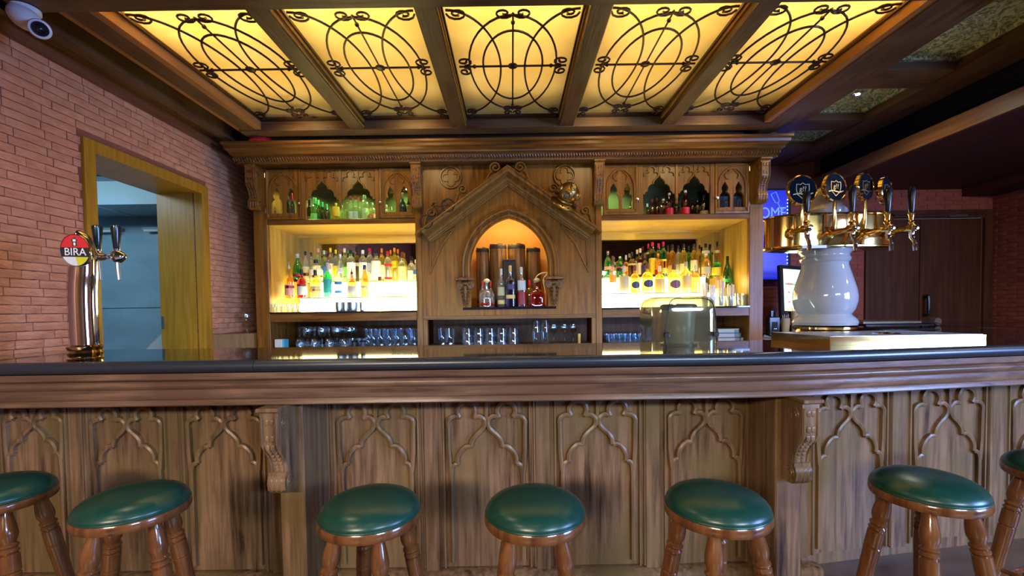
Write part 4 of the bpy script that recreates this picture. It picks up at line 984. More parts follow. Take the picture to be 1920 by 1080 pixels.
for cx, wd, tp, sh, gc, cap, lab, words, rng, acc, Yq, sq in (
    (128, 92, 262, 'round', 'green', 'pink', 'pink', 'green gin-style bottle with a pink cap at the left end of the rear row', (.30, .42), None, YR1-.02, 0),
    (200, 70, 330, 'round', 'pale', 'brown', 'navy', 'small-necked bottle with a dark label behind the slim pinkish one', (.5, .6), None, YR2, 0),
    (272, 88, 325, 'round', 'green', 'cream', 'black', 'green bottle with a cream cap and a black and red label', (.3, .45), ('red', (.46, .5)), YR1-.02, 0),
    (345, 80, 310, 'squat', 'amber', 'silver', 'orange', 'amber bottle with a silver lid behind the patterned label', (.3, .5), None, YR2, 0),
    (415, 100, 290, 'round', 'brown', 'black', 'gold', 'dark ornate bottle in the left half of the right bay', (.5, .58), None, YR1-.02, 0),
    (478, 72, 245, 'square', 'dark', 'cream', 'silver', 'dark square bottle with the lower cream cap', (.2, .6), None, YR2, 6),
    (515, 80, 230, 'square', 'dred', 'cream', 'cream', 'dark red square bottle with the taller cream cap', (.1, .5), None, YR1, 6),
    (568, 90, 285, 'squat', 'brown', 'brown', 'navy', 'brown bottle with a navy label behind the blue oval label', (.1, .5), None, YR1-.03, 0),
    (612, 62, 175, 'tall', 'dgreen', 'red', 'gold', 'dark green bottle with the leftmost of the red caps', (.7, .75), None, YR2, 0),
    (662, 90, 155, 'tall', 'dgreen', 'red', 'yellow', 'green bottle with a red cap and a big yellow label', (.08, .54), None, YR1-.02, 0),
    (735, 84, 170, 'tall', 'green', 'red', 'yellow', 'green bottle with the wide red cap behind the orange-capped one', (.08, .5), None, YR2, 0),
    (730, 80, 290, 'round', 'amber', 'orange', 'dred', 'small bottle with an orange cap and dark red label', (.06, .3), None, YR1-.07, 0),
    (792, 84, 150, 'tall', 'green', 'red', 'yellow', 'green bottle with the tallest red cap and yellow-orange label', (.1, .5), ('orangered', (.25, .45)), YR1-.02, 0),
    (845, 64, 195, 'tall', 'amber', 'black', None, 'amber bottle with a black cap right after the red caps', None, None, YR2, 0),
    (900, 92, 180, 'tall', 'amber', 'black', 'gold', 'brownish bottle with a black cap above the purple oval label', (.1, .35), None, YR1, 0),
    (970, 70, 195, 'tall', 'clear', 'black', None, 'clear bottle with a black cap against the blue reflection', None, None, YR2, 0),
    (1035, 92, 175, 'tall', 'gold', 'black', 'cream', 'golden bottle with a black cap above the square yellow bottle', (.1, .4), None, YR1, 0),
    (1095, 66, 200, 'tall', 'green', 'black', None, 'green-tinted bottle with a black cap in the rear row', None, None, YR2, 0),
    (1160, 84, 175, 'tall', 'gold', 'black', 'cream', 'yellow bottle with a black cap and cream label in the rear row', (.2, .5), None, YR1, 0),
    (1225, 66, 190, 'tall', 'orange', 'black', None, 'orange bottle with a black cap in the rear row', None, None, YR2, 0),
    (1300, 92, 172, 'tall', 'pale', 'black', 'cream', 'pale bottle with a black cap behind the cream-necked one', (.7, .78), None, YR1, 0),
    (1345, 66, 180, 'tall', 'green', 'black', None, 'dark-capped green bottle near the right lining', None, None, YR2, 0),
    (1305, 108, 290, 'round', 'orange', 'cream', 'tan', 'orange bottle with a cream neck at the right end of the lit step', (.1, .4), None, YR1-.09, 0),
    (1432, 114, 340, 'round', 'mint', 'brown', 'yellow', 'bright green bottle with a brown cap and yellow-green label', (.04, .46), None, YR1-.09, 0)):
    bottle(Rx(cx), 530, Ry(tp), wd/P3, Yq, ZR, sh, gc, cap, words, lab, RB, rng, sq, acc)
bottle(Rx(1438), 560, Ry(150), 11, 4.50, ZR, 'tall', 'amber', 'black', 'tallest black-capped bottle beside the right lining', 'cream', RB, (.68, .76))
# solitary dark green bottle on a block at the far right
blk = tag(obj('glass_block', MB().bbox(onY(1350, 540, 4.3)[0], onY(1384, 540, 4.3)[0], 4.235, 4.40, ZA+.001, 1.53, .004), pm('frosted_block', (.8, .8, .55), .3, 0, .6)), 'pale block under the dark green bottle at the right end of the bay', 'display block')
bottle(Rx(1562), 530, Ry(322), 104/P3, 4.31, 1.5305, 'slope', 'dgreen', 'black', 'solitary dark green bottle with a pale script label at the far right', 'green', RB, (.18, .28))

# upper cabinets
ZQ = ZCs+.0405
UL, UR = 'bottles in the upper left cabinets', 'bottles in the upper right cabinets'
for px, tp, wd, sh, gc, cap, lab, words, rng, g in (
    (538, 362, 9.5, 'wine', 'dark', 'red', 'pink', 'left wine bottle of the red-foiled pair behind the leftmost glazed door', (.05, .35), UL),
    (548, 363, 9.5, 'wine', 'dark', 'red', 'pink', 'right wine bottle of the red-foiled pair behind the leftmost glazed door', (.05, .35), UL),
    (580, 375, 12, 'wine', 'dark', 'black', 'tan', 'black wine bottle left of the bright green capped bottles', (.1, .3), UL),
    (591, 371, 17, 'wine', 'green', 'lime', 'lime', 'frontmost green wine bottle with a bright lime cap', (.08, .35), UL),
    (597, 375, 13, 'wine', 'green', 'lime', None, 'green wine bottle half hidden behind the frontmost lime cap', None, UL),
    (604, 379, 14, 'wine', 'dgreen', 'green', None, 'green wine bottle, third of the green-capped row', None, UL),
    (612, 383, 15, 'wine', 'dgreen', 'green', None, 'green wine bottle, last and lowest of the green-capped row', None, UL),
    (630, 381, 13, 'round', 'yellow', 'yellow', 'yellow', 'small yellow bottle under the hanging post', (.3, .8), UL),
    (641, 385, 11, 'round', 'pale', 'silver', None, 'small pale bottle right of the yellow one', None, UL),
    (651, 380, 10, 'square', 'pale', 'gold', None, 'pale square bottle with a gold cap', None, UL),
    (658, 369, 15, 'round', 'pale', 'red', 'pgreen', 'clear bottle with the leftmost of the red caps in the upper left cabinet', (.1, .4), UL),
    (667, 368, 14, 'round', 'pale', 'red', 'pgreen', 'clear bottle with the middle red cap in the upper left cabinet', (.1, .4), UL),
    (676, 371, 13, 'round', 'pale', 'red', None, 'clear bottle with the right red cap in the upper left cabinet', None, UL),
    (684, 366, 16, 'tall', 'pale', 'pgreen', 'pgreen', 'pale green-capped bottle with a round red emblem', (.1, .5), UL),
    (698, 380, 13, 'round', 'pale', 'pgreen', 'pink', 'pale bottle with a pink emblem beside the right post', (.2, .4), UL),
    (725, 384, 7, 'round', 'pale', 'white', None, 'tiny pale bottle at the left pane of the door with the spotlight', None, UL),
    (734, 388, 7, 'squat', 'pale', 'white', None, 'tiny squat jar-like bottle in the door with the spotlight', None, UL),
    (755, 362, 15, 'squat', 'blue', 'cream', 'navy', 'deep blue bottle with a cream neck under the spotlight', (.1, .45), UL),
    (766, 364, 9, 'round', 'dark', 'black', 'cream', 'dark bottle with a cream label beside the blue bottle', (.05, .6), UL),
    (1182, 378, 7, 'squat', 'dark', 'black', None, 'small black bottle behind the glazed door right of the arch', None, UR),
    (1214, 382, 10, 'squat', 'brown', 'silver', None, 'small faceted brown bottle at the left of the upper right cabinet', None, UR),
    (1223, 373, 9, 'slope', 'dred', 'dred', None, 'first slim dark red bottle with a tapering neck', None, UR),
    (1232, 371, 9, 'slope', 'dred', 'dred', None, 'second slim dark red bottle with a tapering neck', None, UR),
    (1244, 373, 14, 'round', 'dred', 'cream', None, 'dark red bottle with a small cream cap', None, UR),
    (1255, 362, 15, 'round', 'dred', 'cream', 'red', 'dark bottle with a tall cream cap and slanting red label', (.12, .38), UR),
    (1268, 374, 12, 'round', 'brown', 'tan', None, 'brown bottle under the right hanging post', None, UR),
    (1285, 357, 17, 'round', 'dred', 'cream', 'red', 'dark red bottle with the tallest cream cap and red label', (.12, .36), UR),
    (1298, 372, 12, 'round', 'dark', 'black', None, 'black bottle right of the red-labelled one', None, UR),
    (1308, 370, 12, 'round', 'dark', 'black', 'tan', 'black bottle with a small tan label', (.05, .15), UR),
    (1320, 366, 16, 'round', 'dark', 'black', 'tan', 'broad dark bottle with a wide tan label', (.03, .28), UR),
    (1361, 354, 15, 'slope', 'dark', 'black', 'silver', 'black bottle behind the left pane of the far right door', (.30, .33), UR),
    (1384, 362, 9, 'wine', 'dark', 'black', None, 'narrow black bottle behind the right pane of the far right door', None, UR)):
    bottle(px, 402, tp, wd, YC+.14+(.05 if wd < 13 else 0), ZQ, sh, gc, cap, words, lab, g, rng)

# arch niche: casks, bottles, decanters
NG = 'bottles in the arch niche'
def cask(pxa, pxb, top, Y, words):
    xa, xb = onY(pxa, 520, Y)[0], onY(pxb, 520, Y)[0]; x = (xa+xb)/2; r = (xb-xa)/2; zt = onY((pxa+pxb)/2, top, Y)[1]; h = zt-ZN
    t = thing('wooden_cask', (x, Y, ZN), words, 'cask', 'casks in the arch niche')
    for k in range(12):
        a0, a1 = 2*PI*k/12+.012, 2*PI*(k+1)/12-.012; rings = []
        for z, s in ((.0, .93), (.5*h, 1.0), (h-.012-.004*(k % 3), .94)):
            rings.append([(x+r*s*q*math.cos(a), Y+r*s*q*math.sin(a), ZN+z) for q, a in ((1, a0), (1.0, (a0+a1)/2), (1, a1), (.88, a1), (.88, a0))])
        obj('stave', MB().loft(rings), W_BARREL, t)
    for z, s in ((h*.10, .955), (h*.93, .955)): obj('hoop', MB().lathe([(r*s*1.0, ZN+z-.014), (r*s*1.025, ZN+z-.012), (r*s*1.025, ZN+z+.012), (r*s*1.0, ZN+z+.014)], (x, Y, 0), 24, caps=False), BLACKM, t)
    obj('head', MB().lathe([(.001, ZN+h-.03), (r*.88, ZN+h-.03), (r*.88, ZN+h-.02), (.001, ZN+h-.02)], (x, Y, 0), 20), W_BARREL, t)
cask(918, 951, 456, YC+.30, 'tall wooden cask at the back of the arch, left of the centre pair')
cask(952, 986, 456, YC+.30, 'tall wooden cask at the back of the arch, right of the centre pair')
cask(893, 918, 463, YC+.32, 'darker wooden cask at the left side of the arch niche')
cask(987, 1014, 463, YC+.32, 'wooden cask at the right side of the arch niche')
tb = tag(obj('gift_tube', MB().bbox(onY(943, 530, YC+.17)[0], onY(967, 530, YC+.17)[0], YC+.13, YC+.2, ZN, onY(955, 489, YC+.17)[1], .006), pl(PCOL['black'])), 'tall dark presentation box standing behind the blue bottle', 'box')
obj('lid', MB().box(*[v for v in (onY(942.5, 530, YC+.17)[0], onY(967.5, 530, YC+.17)[0])], YC+.128, YC+.202, onY(955, 489, YC+.17)[1], onY(955, 487, YC+.17)[1]), pl(PCOL['brown']), tb)
bottle(940, 574, 504, 15, YC+.11, ZN, 'square', 'clear', 'silver', 'square bottle with a slanting tan label left of the blue bottle', 'tan', NG, (.30, .52), 6, ('gold', (.08, .18)))
bottle(957, 574, 498, 18, YC+.08, ZN, 'square', 'blue', 'gold', 'blue square bottle with a gold base label in the centre of the arch', 'navy', NG, (.42, .55), 6, ('gold', (.20, .29)))
bottle(978, 574, 501, 16, YC+.11, ZN, 'square', 'clear', 'silver', 'square bottle half full of red spirit with a grey label', 'silver', NG, (.42, .66), 6, ('dred', (.06, .38)))
bottle(905, 574, 527, 14, YC+.2, ZN, 'squat', 'clear', 'red', 'round bottle with a red stopper left of the clear decanter', None, NG)
bottle(920, 574, 527, 14, YC+.2, ZN, 'squat', 'clear', 'red', 'round bottle with a red stopper right of the clear decanter', None, NG)
bottle(993, 574, 525, 19, YC+.2, ZN, 'squat', 'gold', 'red', 'pale yellow bottle with a wide red stopper by the red decanter', None, NG)
d_ = bottle(913, 574, 522, 31, YC+.1, ZN, 'dec', 'clear', 'cream', 'clear crystal decanter with a little red liquor at the left of the arch', None, NG, name='decanter')
part('liquor', unit('label', 'dec', 0, (.05, .16)), gl(COLS['red']), d_)
d_ = bottle(1007, 574, 521, 31, YC+.1, ZN, 'dec', 'red', 'tan', 'square decanter filled with dark red liquor at the right of the arch', None, NG, sq=7, name='decanter')
nt = thing('clear_tubing', (onY(1015, 530, 4.2)[0], 4.2, ZN), 'pale plastic tubing looping up at the right side of the arch niche', 'tubing')
obj('hose', MB().tube(cr([(onY(a, b, YC+.22)[0], YC+.22, onY(a, b, YC+.22)[1]) for a, b in ((1024, 573), (1022, 545), (1019, 525), (1026, 512), (1014, 513), (1006, 519), (1003, 530))], 5), .007, 6), pl(PCOL['cream']), nt)

# ------------------------------------------------------------------ glassware
def tumbler_mesh(rb, rt, h, n=18):
    t = .0022
    return MB().lathe([(.001, 0), (rb, 0), (rb+.001, .003), (rt, h-.001), (rt-.001, h), (rt-t, h-.001), (rb-t, .010), (.001, .008)], n=n, caps=False)
TUM = mesh('tumbler', tumbler_mesh(.034, .040, .115), GLASS, 40)
SHORT = mesh('rocks_glass', tumbler_mesh(.045, .051, .082), GLASS, 40)
MUG = mesh('beer_glass', tumbler_mesh(.036, .043, .16), GLASS, 40)
SHOT = mesh('shot_glass', tumbler_mesh(.017, .024, .075, 12), GLASS, 40)
WINE = mesh('wine_glass', MB().lathe([(.001, 0), (.034, 0), (.034, .003), (.006, .008), (.0045, .02), (.0045, .085), (.012, .092), (.034, .115), (.039, .15), (.033, .19), (.031, .19), (.037, .15), (.032, .117), (.001, .096)], n=18, caps=False), GLASS, 50)
def glass(me, x, y, z, words, group, flip=False, name=None, h=0):
    o = bpy.data.objects.new(name or me.name, me); COL.objects.link(o); o.location = (x, y, z+(h if flip else 0))
    if flip: o.rotation_euler = (PI, 0, 0)
    tag(o, words, 'glass', group)
ZL = 1.0205
G1 = 'glasses in the lower left bay'
def gx(px, Y): return onY(px, 630, Y)[0]
ORD = ('leftmost', 'second', 'third', 'fourth', 'fifth', 'sixth', 'seventh', 'eighth', 'ninth')
# crowd of stemware, left part
for j, (Yk, n, a, b2) in enumerate(((4.12, 7, 562, 646), (4.21, 8, 566, 655), (4.30, 8, 572, 662))):
    for i in range(n):
        glass(WINE, gx(a+(b2-a)*i/(n-1), Yk), Yk, ZL, '%s stemmed glass in the %s row of the crowd on the lower left shelf' % (ORD[i], ('front', 'middle', 'rear')[j]), G1+', %s row' % ('front', 'middle', 'rear')[j], i % 2 == 0, h=.19)
for j, (Yk, n, a, b2) in enumerate(((4.12, 6, 700, 776), (4.22, 6, 692, 772), (4.32, 6, 690, 770))):
    for i in range(n):
        glass(MUG, gx(a+(b2-a)*i/(n-1), Yk), Yk, ZL, '%s tall beer glass in the %s row beside the inner post' % (ORD[i], ('front', 'middle', 'rear')[j]), 'beer glasses lower left, %s row' % ('front', 'middle', 'rear')[j])
for i, px in enumerate((664, 678, 690)):
    glass(SHORT, gx(px, 4.08), 4.08, ZL, 'low glass in front of the stemware, %s' % ('beside the dark jars', 'between jars and beer glasses', 'next to the first beer glass')[i], 'low glasses lower left')
for px, c, s in ((664, 'black', 'small black jar on the lower left shelf'), (680, 'navy', 'small dark blue jar on the lower left shelf')):
    x = gx(px, 4.04); t = thing('bar_jar', (x, 4.04, ZL), s, 'jar'); obj('jar_body', MB().lathe([(.02, ZL), (.024, ZL+.003), (.024, ZL+.05)], (x, 4.04, 0), 14), pl(PCOL[c]), t); obj('lid', MB().lathe([(.025, ZL+.05), (.026, ZL+.06), (.02, ZL+.063)], (x, 4.04, 0), 14), BLACK, t)
x = gx(527, 4.07); t = thing('cardboard_cup_carton', (x, 4.07, ZL), 'small white and blue tub at the left end of the lower shelf', 'tub')
obj('tub_body', MB().bbox(x-.042, x+.028, 4.03, 4.11, ZL, ZL+.085, .004), pm('tub_white', (.7, .68, .72), .5), t)
obj('blue_side', MB().box(x+.0285, x+.048, 4.032, 4.108, ZL, ZL+.084), pl((.1, .5, .75)), t)
# middle bay
for i in range(5):
    px = 876+i*21.5
    for lv in (0, 1):
        for Yk in (4.1, 4.2):
            glass(SHORT, gx(px, Yk), Yk, ZL+lv*.0825, '%s rocks glass, %s layer, %s row of the stacked block' % (ORD[i], ('lower', 'upper')[lv], 'front' if Yk < 4.15 else 'rear'), 'stacked rocks glasses, %s %s' % (('lower', 'upper')[lv], 'front' if Yk < 4.15 else 'rear'), True, h=.082)
for px, m_, w_ in ((830, MUG, 'tall glass, first at the left of the middle lower bay'), (845, MUG, 'tall glass, second at the left of the middle lower bay'), (1005, TUM, 'bottom left glass of the four stacked blue-lit ones'), (1022, TUM, 'bottom right glass of the four stacked blue-lit ones')):
    glass(m_, gx(px, 4.1), 4.1, ZL, w_, 'tall glasses in the middle bay')
for px, w_ in ((1005, 'top left glass of the four stacked blue-lit ones'), (1022, 'top right glass of the four stacked blue-lit ones')): glass(TUM, gx(px, 4.1), 4.1, ZL+.1152, w_, 'tall glasses in the middle bay', True, h=.115)
for px, Yk, w_ in ((1038, 4.25, 'dim stemmed glass just right of the stacked four'), (1058, 4.25, 'dim stemmed glass in the shaded right of the middle bay'), (1075, 4.25, 'dim stemmed glass near the right post of the middle bay')): glass(WINE, gx(px, Yk), Yk, ZL, w_, 'dim glasses in the middle bay')
x = gx(1086, 4.09); t = thing('brass_cup', (x, 4.09, ZL), 'small brass-rimmed cup at the right end of the middle lower bay', 'cup'); obj('cup_body', MB().lathe([(.022, ZL), (.026, ZL+.05), (.028, ZL+.095), (.025, ZL+.095), (.02, ZL+.01)], (x, 4.09, 0), 16), GOLDW, t)
# right lower bay: dim glasses, papers
for i in range(9):
    glass(SHORT, gx(1142+i*9, 4.22), 4.22, ZL, '%s glass of the rear row in the dark lower right bay' % ORD[i], 'dim glasses lower right')
for i in range(7):
    glass(SHORT, gx(1146+i*10, 4.12), 4.12, ZL, '%s glass of the front row in the dark lower right bay' % ORD[i], 'dim glasses lower right, front')
xa = gx(1335, 4.2)
for k, (c, s) in enumerate((((.35, .12, .04), 'brown folder at the bottom of the pile on the lower right shelf'), ((.1, .12, .3), 'dark blue book in the pile on the lower right shelf'), ((.1, .2, .05), 'green folded cloth-bound menu on top of the pile'))):
    t = thing('menu_book', (xa+.1, 4.2, ZL+k*.042), s, 'book', 'menus on the lower right shelf')
    obj('cover', MB().box(xa, xa+.24-.02*k, 4.08, 4.3, ZL+k*.042, ZL+.004+k*.042).box(xa, xa+.24-.02*k, 4.08, 4.3, ZL+.036+k*.042, ZL+.04+k*.042).box(xa, xa+.004, 4.08, 4.3, ZL+.004+k*.042, ZL+.036+k*.042), pl(c), t)
    obj('pages', MB().box(xa+.005, xa+.235-.02*k, 4.083, 4.297, ZL+.0042+k*.042, ZL+.0358+k*.042), pl((.4, .38, .33)), t)
glass(TUM, gx(1382, 4.1), 4.1, ZL, 'small glass at the right end of the lower right shelf', 'glass by the menus')
# small glasses standing on the stone shelf before the risers
for i, px in enumerate((508, 517, 527, 538, 548, 557)): glass(SHOT, onY(px, 575, 4.06+.01*(i % 2))[0], 4.06+.02*(i % 2), ZA, '%s shot glass from the left lining on the stone shelf' % ORD[i], 'shot glasses at the left end', h=.075)
for i, px in enumerate((737, 747, 757, 767, 777)): glass(SHOT, onY(px, 575, 4.07)[0], 4.07, ZA, '%s upturned shot glass of those left of the arch post' % ORD[i], 'shot glasses by the arch', True, h=.075)
for i, (px, w_) in enumerate(((636, 15), (648, 14), (662, 20), (679, 10))):
    x = onY(px, 570, 4.07)[0]; r = w_/F*4.07/2; t = thing('metal_jigger', (x, 4.07, ZA), 'steel bar cup before the left riser, %s' % ('leftmost of four', 'second of four', 'widest of four', 'narrow, rightmost of four')[i], 'cup', 'steel cups in the left bay')
    obj('cup_body', MB().lathe([(r*.8, ZA), (r, ZA+.04), (r*.95, ZA+.085), (r*.85, ZA+.085), (r*.7, ZA+.01)], (x, 4.07, 0), 18), STEEL, t)
for i, (px, w_, tpx, c, s) in enumerate(((1322, 13, 530, 'pink', 'cup of wrapped straws, leftmost and leaning, on the right shelf'), (1335, 13, 533, 'white', 'cup with pale paper napkins beside the straws'), (1352, 16, 523, 'tan', 'tallest cup packed with wooden stirrers'), (1370, 17, 532, 'tan', 'cup of flat wooden stirrers right of the tallest'))):
    x = onY(px, 560, 4.07)[0]; r = w_/F*4.07/2; zt = onY(px, tpx, 4.07)[1]
    t = thing('stirrer_cup', (x, 4.07, ZA), s, 'cup', 'cups of straws and stirrers')
    obj('cup_body', MB().lathe([(r*.72, ZA), (r*.98, ZA+.09), (r*.94, ZA+.09), (r*.66, ZA+.004)], (x, 4.07, 0), 16), GLASS if i > 1 else WHITE, t)
    for k in range(9):
        a = 2*PI*k/9; rr = r*.5; top = zt-RND.uniform(0, .02)
        obj('stirrer', MB().tube([(x+rr*.7*math.cos(a), 4.07+rr*.7*math.sin(a), ZA+.006), (x+rr*1.35*math.cos(a), 4.07+rr*1.2*math.sin(a), top)], .0052, 5), pl((.72, .56, .42) if c != 'white' else (.8, .75, .7)), t)
glass(TUM, onY(1386, 555, 4.07)[0], 4.07, ZA, 'empty plastic tumbler at the right end of the stone shelf', 'empty tumbler right')
x = onY(1398, 550, 4.08)[0]; cc2 = thing('cup_stack', (x, 4.08, ZA), 'short stack of pale square coasters by the right lining', 'coasters')
for k in range(8): obj('coaster', MB().box(x-.03, x+.03, 4.05, 4.11, ZA+.0125*k, ZA+.011+.0125*k), pl(PCOL['tan']), cc2)
glass(WINE, -2.41, 4.02, 1.1685, 'stemmed glass on the narrow ledge by the brick wall', 'ledge glass')

# ------------------------------------------------------------------ acrylic blender hood on the bar
hx0, hx1 = onY(1212, 600, 2.25)[0], onY(1329, 600, 2.25)[0]; hz = onY(1270, 557, 2.25)[1]; hc = (hx0+hx1)/2; hw = (hx1-hx0)/2
hd = thing('blender_hood', (hc, 2.27, ZT), 'smoky clear acrylic blender hood with a steel jug inside on the bar top', 'blender')
def rrect(hw, hd_, r, n=5):
    out = []
    for cx, cy, a in ((hw-r, hd_-r, 0), (-hw+r, hd_-r, 90), (-hw+r, -hd_+r, 180), (hw-r, -hd_+r, 270)):
        for k in range(n+1): out.append((cx+r*math.cos(math.radians(a+90*k/n)), cy+r*math.sin(math.radians(a+90*k/n))))
    return out
SMOKE = thin('smoky_acrylic', (.88, .88, .76), .75, .07, .06, .10, (.6, .6, .42))
rings = []
for z, s in ((0, 1.0), (.6, 1.0), (.82, .99), (.91, .95), (.97, .86), (1.0, .72), (.985, .70), (.955, .83), (.9, .92), (.81, .965), (.6, .975), (0, .975)):
    rings.append([(hc+p[0]*s, 2.27+p[1]*s, ZT+.0005+z*(hz-ZT)) for p in rrect(hw, .14, .05)])
obj('hood', MB().loft(rings, caps=False), SMOKE, hd)
obj('hood_top', MB().loft([[(hc+p[0]*s, 2.27+p[1]*s, z) for p in rrect(hw, .14, .05)] for z, s in ((hz-.003, .72), (hz, .70), (hz, .3))]), SMOKE, hd)
jx = onY(1272, 600, 2.27)[0]
obj('jug', MB().lathe([(.072, ZT+.012), (.075, ZT+.02), (.083, ZT+.17), (.085, ZT+.19), (.081, ZT+.19), (.07, ZT+.03)], (jx, 2.27, 0), 32), pm('jug_steel', (.42, .47, .47), .25, .5), hd)
obj('jug_lid', MB().lathe([(.087, ZT+.178), (.09, ZT+.182), (.09, ZT+.20), (.08, ZT+.207), (.03, ZT+.21), (.001, ZT+.21)], (jx, 2.27, 0), 32), pm('blue_black_lid', (.02, .03, .05), .25), hd)
obj('motor_base', MB().lathe([(.09, ZT+.001), (.09, ZT+.008), (.075, ZT+.012), (.001, ZT+.012)], (jx, 2.27, 0), 28), BLACK, hd)
sl = obj('seam', MB().tube(cr([(hx0+.058, 2.125, ZT+.002), (hx0+.05, 2.124, ZT+.06), (hx0+.062, 2.124, ZT+.15), (hx0+.085, 2.13, hz-.018), (hc, 2.135, hz-.012), (hx1-.05, 2.13, hz-.02), (hx1-.022, 2.126, ZT+.14), (hx1-.02, 2.125, ZT+.002)], 5), .0022, 6), BLACK, hd)
for x_ in (hx0+.058, hx1-.025): obj('latch', MB().bbox(x_-.014, x_+.014, 2.112, 2.126, ZT+.05, ZT+.072, .003), BLACK, hd)

# ------------------------------------------------------------------ drip tray
tr = thing('drip_tray', (1.8, 2.2, ZT), 'rectangular brass drip tray with a perforated steel grid on the bar', 'tray')
TR = Matrix.Translation((1.50, 2.085, ZT)) @ Matrix.Rotation(math.radians(1.5), 4, 'Z') @ Matrix.Diagonal((1, 1, .9, 1))
TWd, TDp = .76, .455
obj('tray_front', MB().bbox(0, TWd, 0, .008, .0005, .047, .002).xf(TR), BRASS, tr)
obj('tray_side', MB().box(0, .008, .008, TDp, .0005, .047).xf(TR), BRASS, tr); obj('tray_side', MB().box(TWd-.008, TWd, .008, TDp, .0005, .047).xf(TR), BRASS, tr)
obj('tray_back', MB().box(.008, TWd-.008, TDp-.008, TDp, .0005, .047).xf(TR), BRASS, tr)
obj('tray_floor', MB().box(.008, TWd-.008, .008, TDp-.008, .003, .006).xf(TR), BLACKM, tr)
gd = MB(); n = 30
for k in range(n): gd.box(.010+(TWd-.02)*k/n, .010+(TWd-.02)*(k+.5)/n, .010, TDp-.010, .044, .048)
for k in range(10): gd.box(.010, TWd-.010, .012+(TDp-.03)*k/10, .012+(TDp-.03)*(k+.35)/10, .0435, .0475)
gd.box(.008, TWd-.008, .008, .022, .044, .0482).box(.008, .03, .008, TDp-.008, .044, .0482).box(TWd-.03, TWd-.008, .008, TDp-.008, .044, .0482)
obj('perforated_grid', gd.xf(TR), STEEL, tr, kind='stuff')
obj('rinser_ring', MB().lathe([(.045, .048), (.05, .052), (.055, .052), (.06, .048)], (.42, .17, 0), 24).xf(TR), CHROME, tr)
obj('rinser_jet', MB().lathe([(.004, .045), (.008, .055), (.003, .06)], (.42, .17, 0), 10).xf(TR), CHROME, tr)

# ------------------------------------------------------------------ white ceramic beer tower
TX, TY = 1.913, 2.71; ZW = ZT+.001; KT = 1.115
tw = thing('beer_tower', (TX, TY, ZT), 'white ceramic beer tower with a polished brass drum and four taps', 'beer tower')
def zy(py, Y=TY, px=1545): return onY(px, py, Y)[1]
k = TY/F
obj('base_ring', MB().lathe([(.140*KT, ZW), (.148*KT, ZW+.006), (.142*KT, ZW+.012), (.135*KT, zy(619)), (.150*KT, zy(616)), (.150*KT, zy(612)), (.138*KT, zy(609.5)), (.1, zy(608))], (TX, TY, 0), 40), BRASS, tw)
body = [(.001, 609.5), (.148, 609), (.153, 604), (.146, 598), (.128, 592), (.121, 589), (.128, 586), (.140, 578), (.149, 566), (.150, 556), (.145, 543), (.132, 527), (.119, 512), (.109, 500), (.107, 494), (.116, 490), (.119, 486), (.112, 482), (.112, 479), (.124, 473), (.127, 468), (.12, 462), (.10, 455), (.001, 455)]
obj('ceramic_body', MB().lathe([(r*KT, zy(y)) for r, y in body], (TX, TY, 0), 48), CERAM, tw)
obj('finial', MB().lathe([(r*KT, zy(y)) for r, y in [(.001, 408), (.095, 408), (.103, 402), (.101, 396), (.088, 391), (.080, 388), (.083, 382), (.088, 374), (.085, 366), (.070, 358), (.04, 353), (.001, 351)]], (TX, TY, 0), 40), CERAM, tw)
# drum: a brass oval band
zd0, zd1 = zy(470), zy(408)
def oval(a, b, n=48, e=2.4): return [(a*math.copysign(abs(math.cos(2*PI*i/n))**(2/e), math.cos(2*PI*i/n)), b*math.copysign(abs(math.sin(2*PI*i/n))**(2/e), math.sin(2*PI*i/n))) for i in range(n)]
rings = [[(TX+p[0]*s, TY-.02+p[1]*s, z) for p in oval(.375, .14)] for z, s in ((zd0, .3), (zd0, .965), (zd0+.004, 1.0), (zd0+.012, 1.005), (zd0+.016, .985), (zd1-.016, .985), (zd1-.012, 1.005), (zd1-.004, 1.0), (zd1, .965), (zd1, .3))]
dr = obj('drum', MB().loft(rings), BRASS, tw)
obj('name_plate', MB().box(TX-.25, TX-.11, TY-.172, TY-.160, zd0-.006, zd0+.010), WHITE, dr)
MEDF = pm('medallion_face', (.012, .030, .055), .06, .7); EMBM = pm('emblem_gold', (.55, .36, .14), .3, .8)
yd = TY-.02-.132
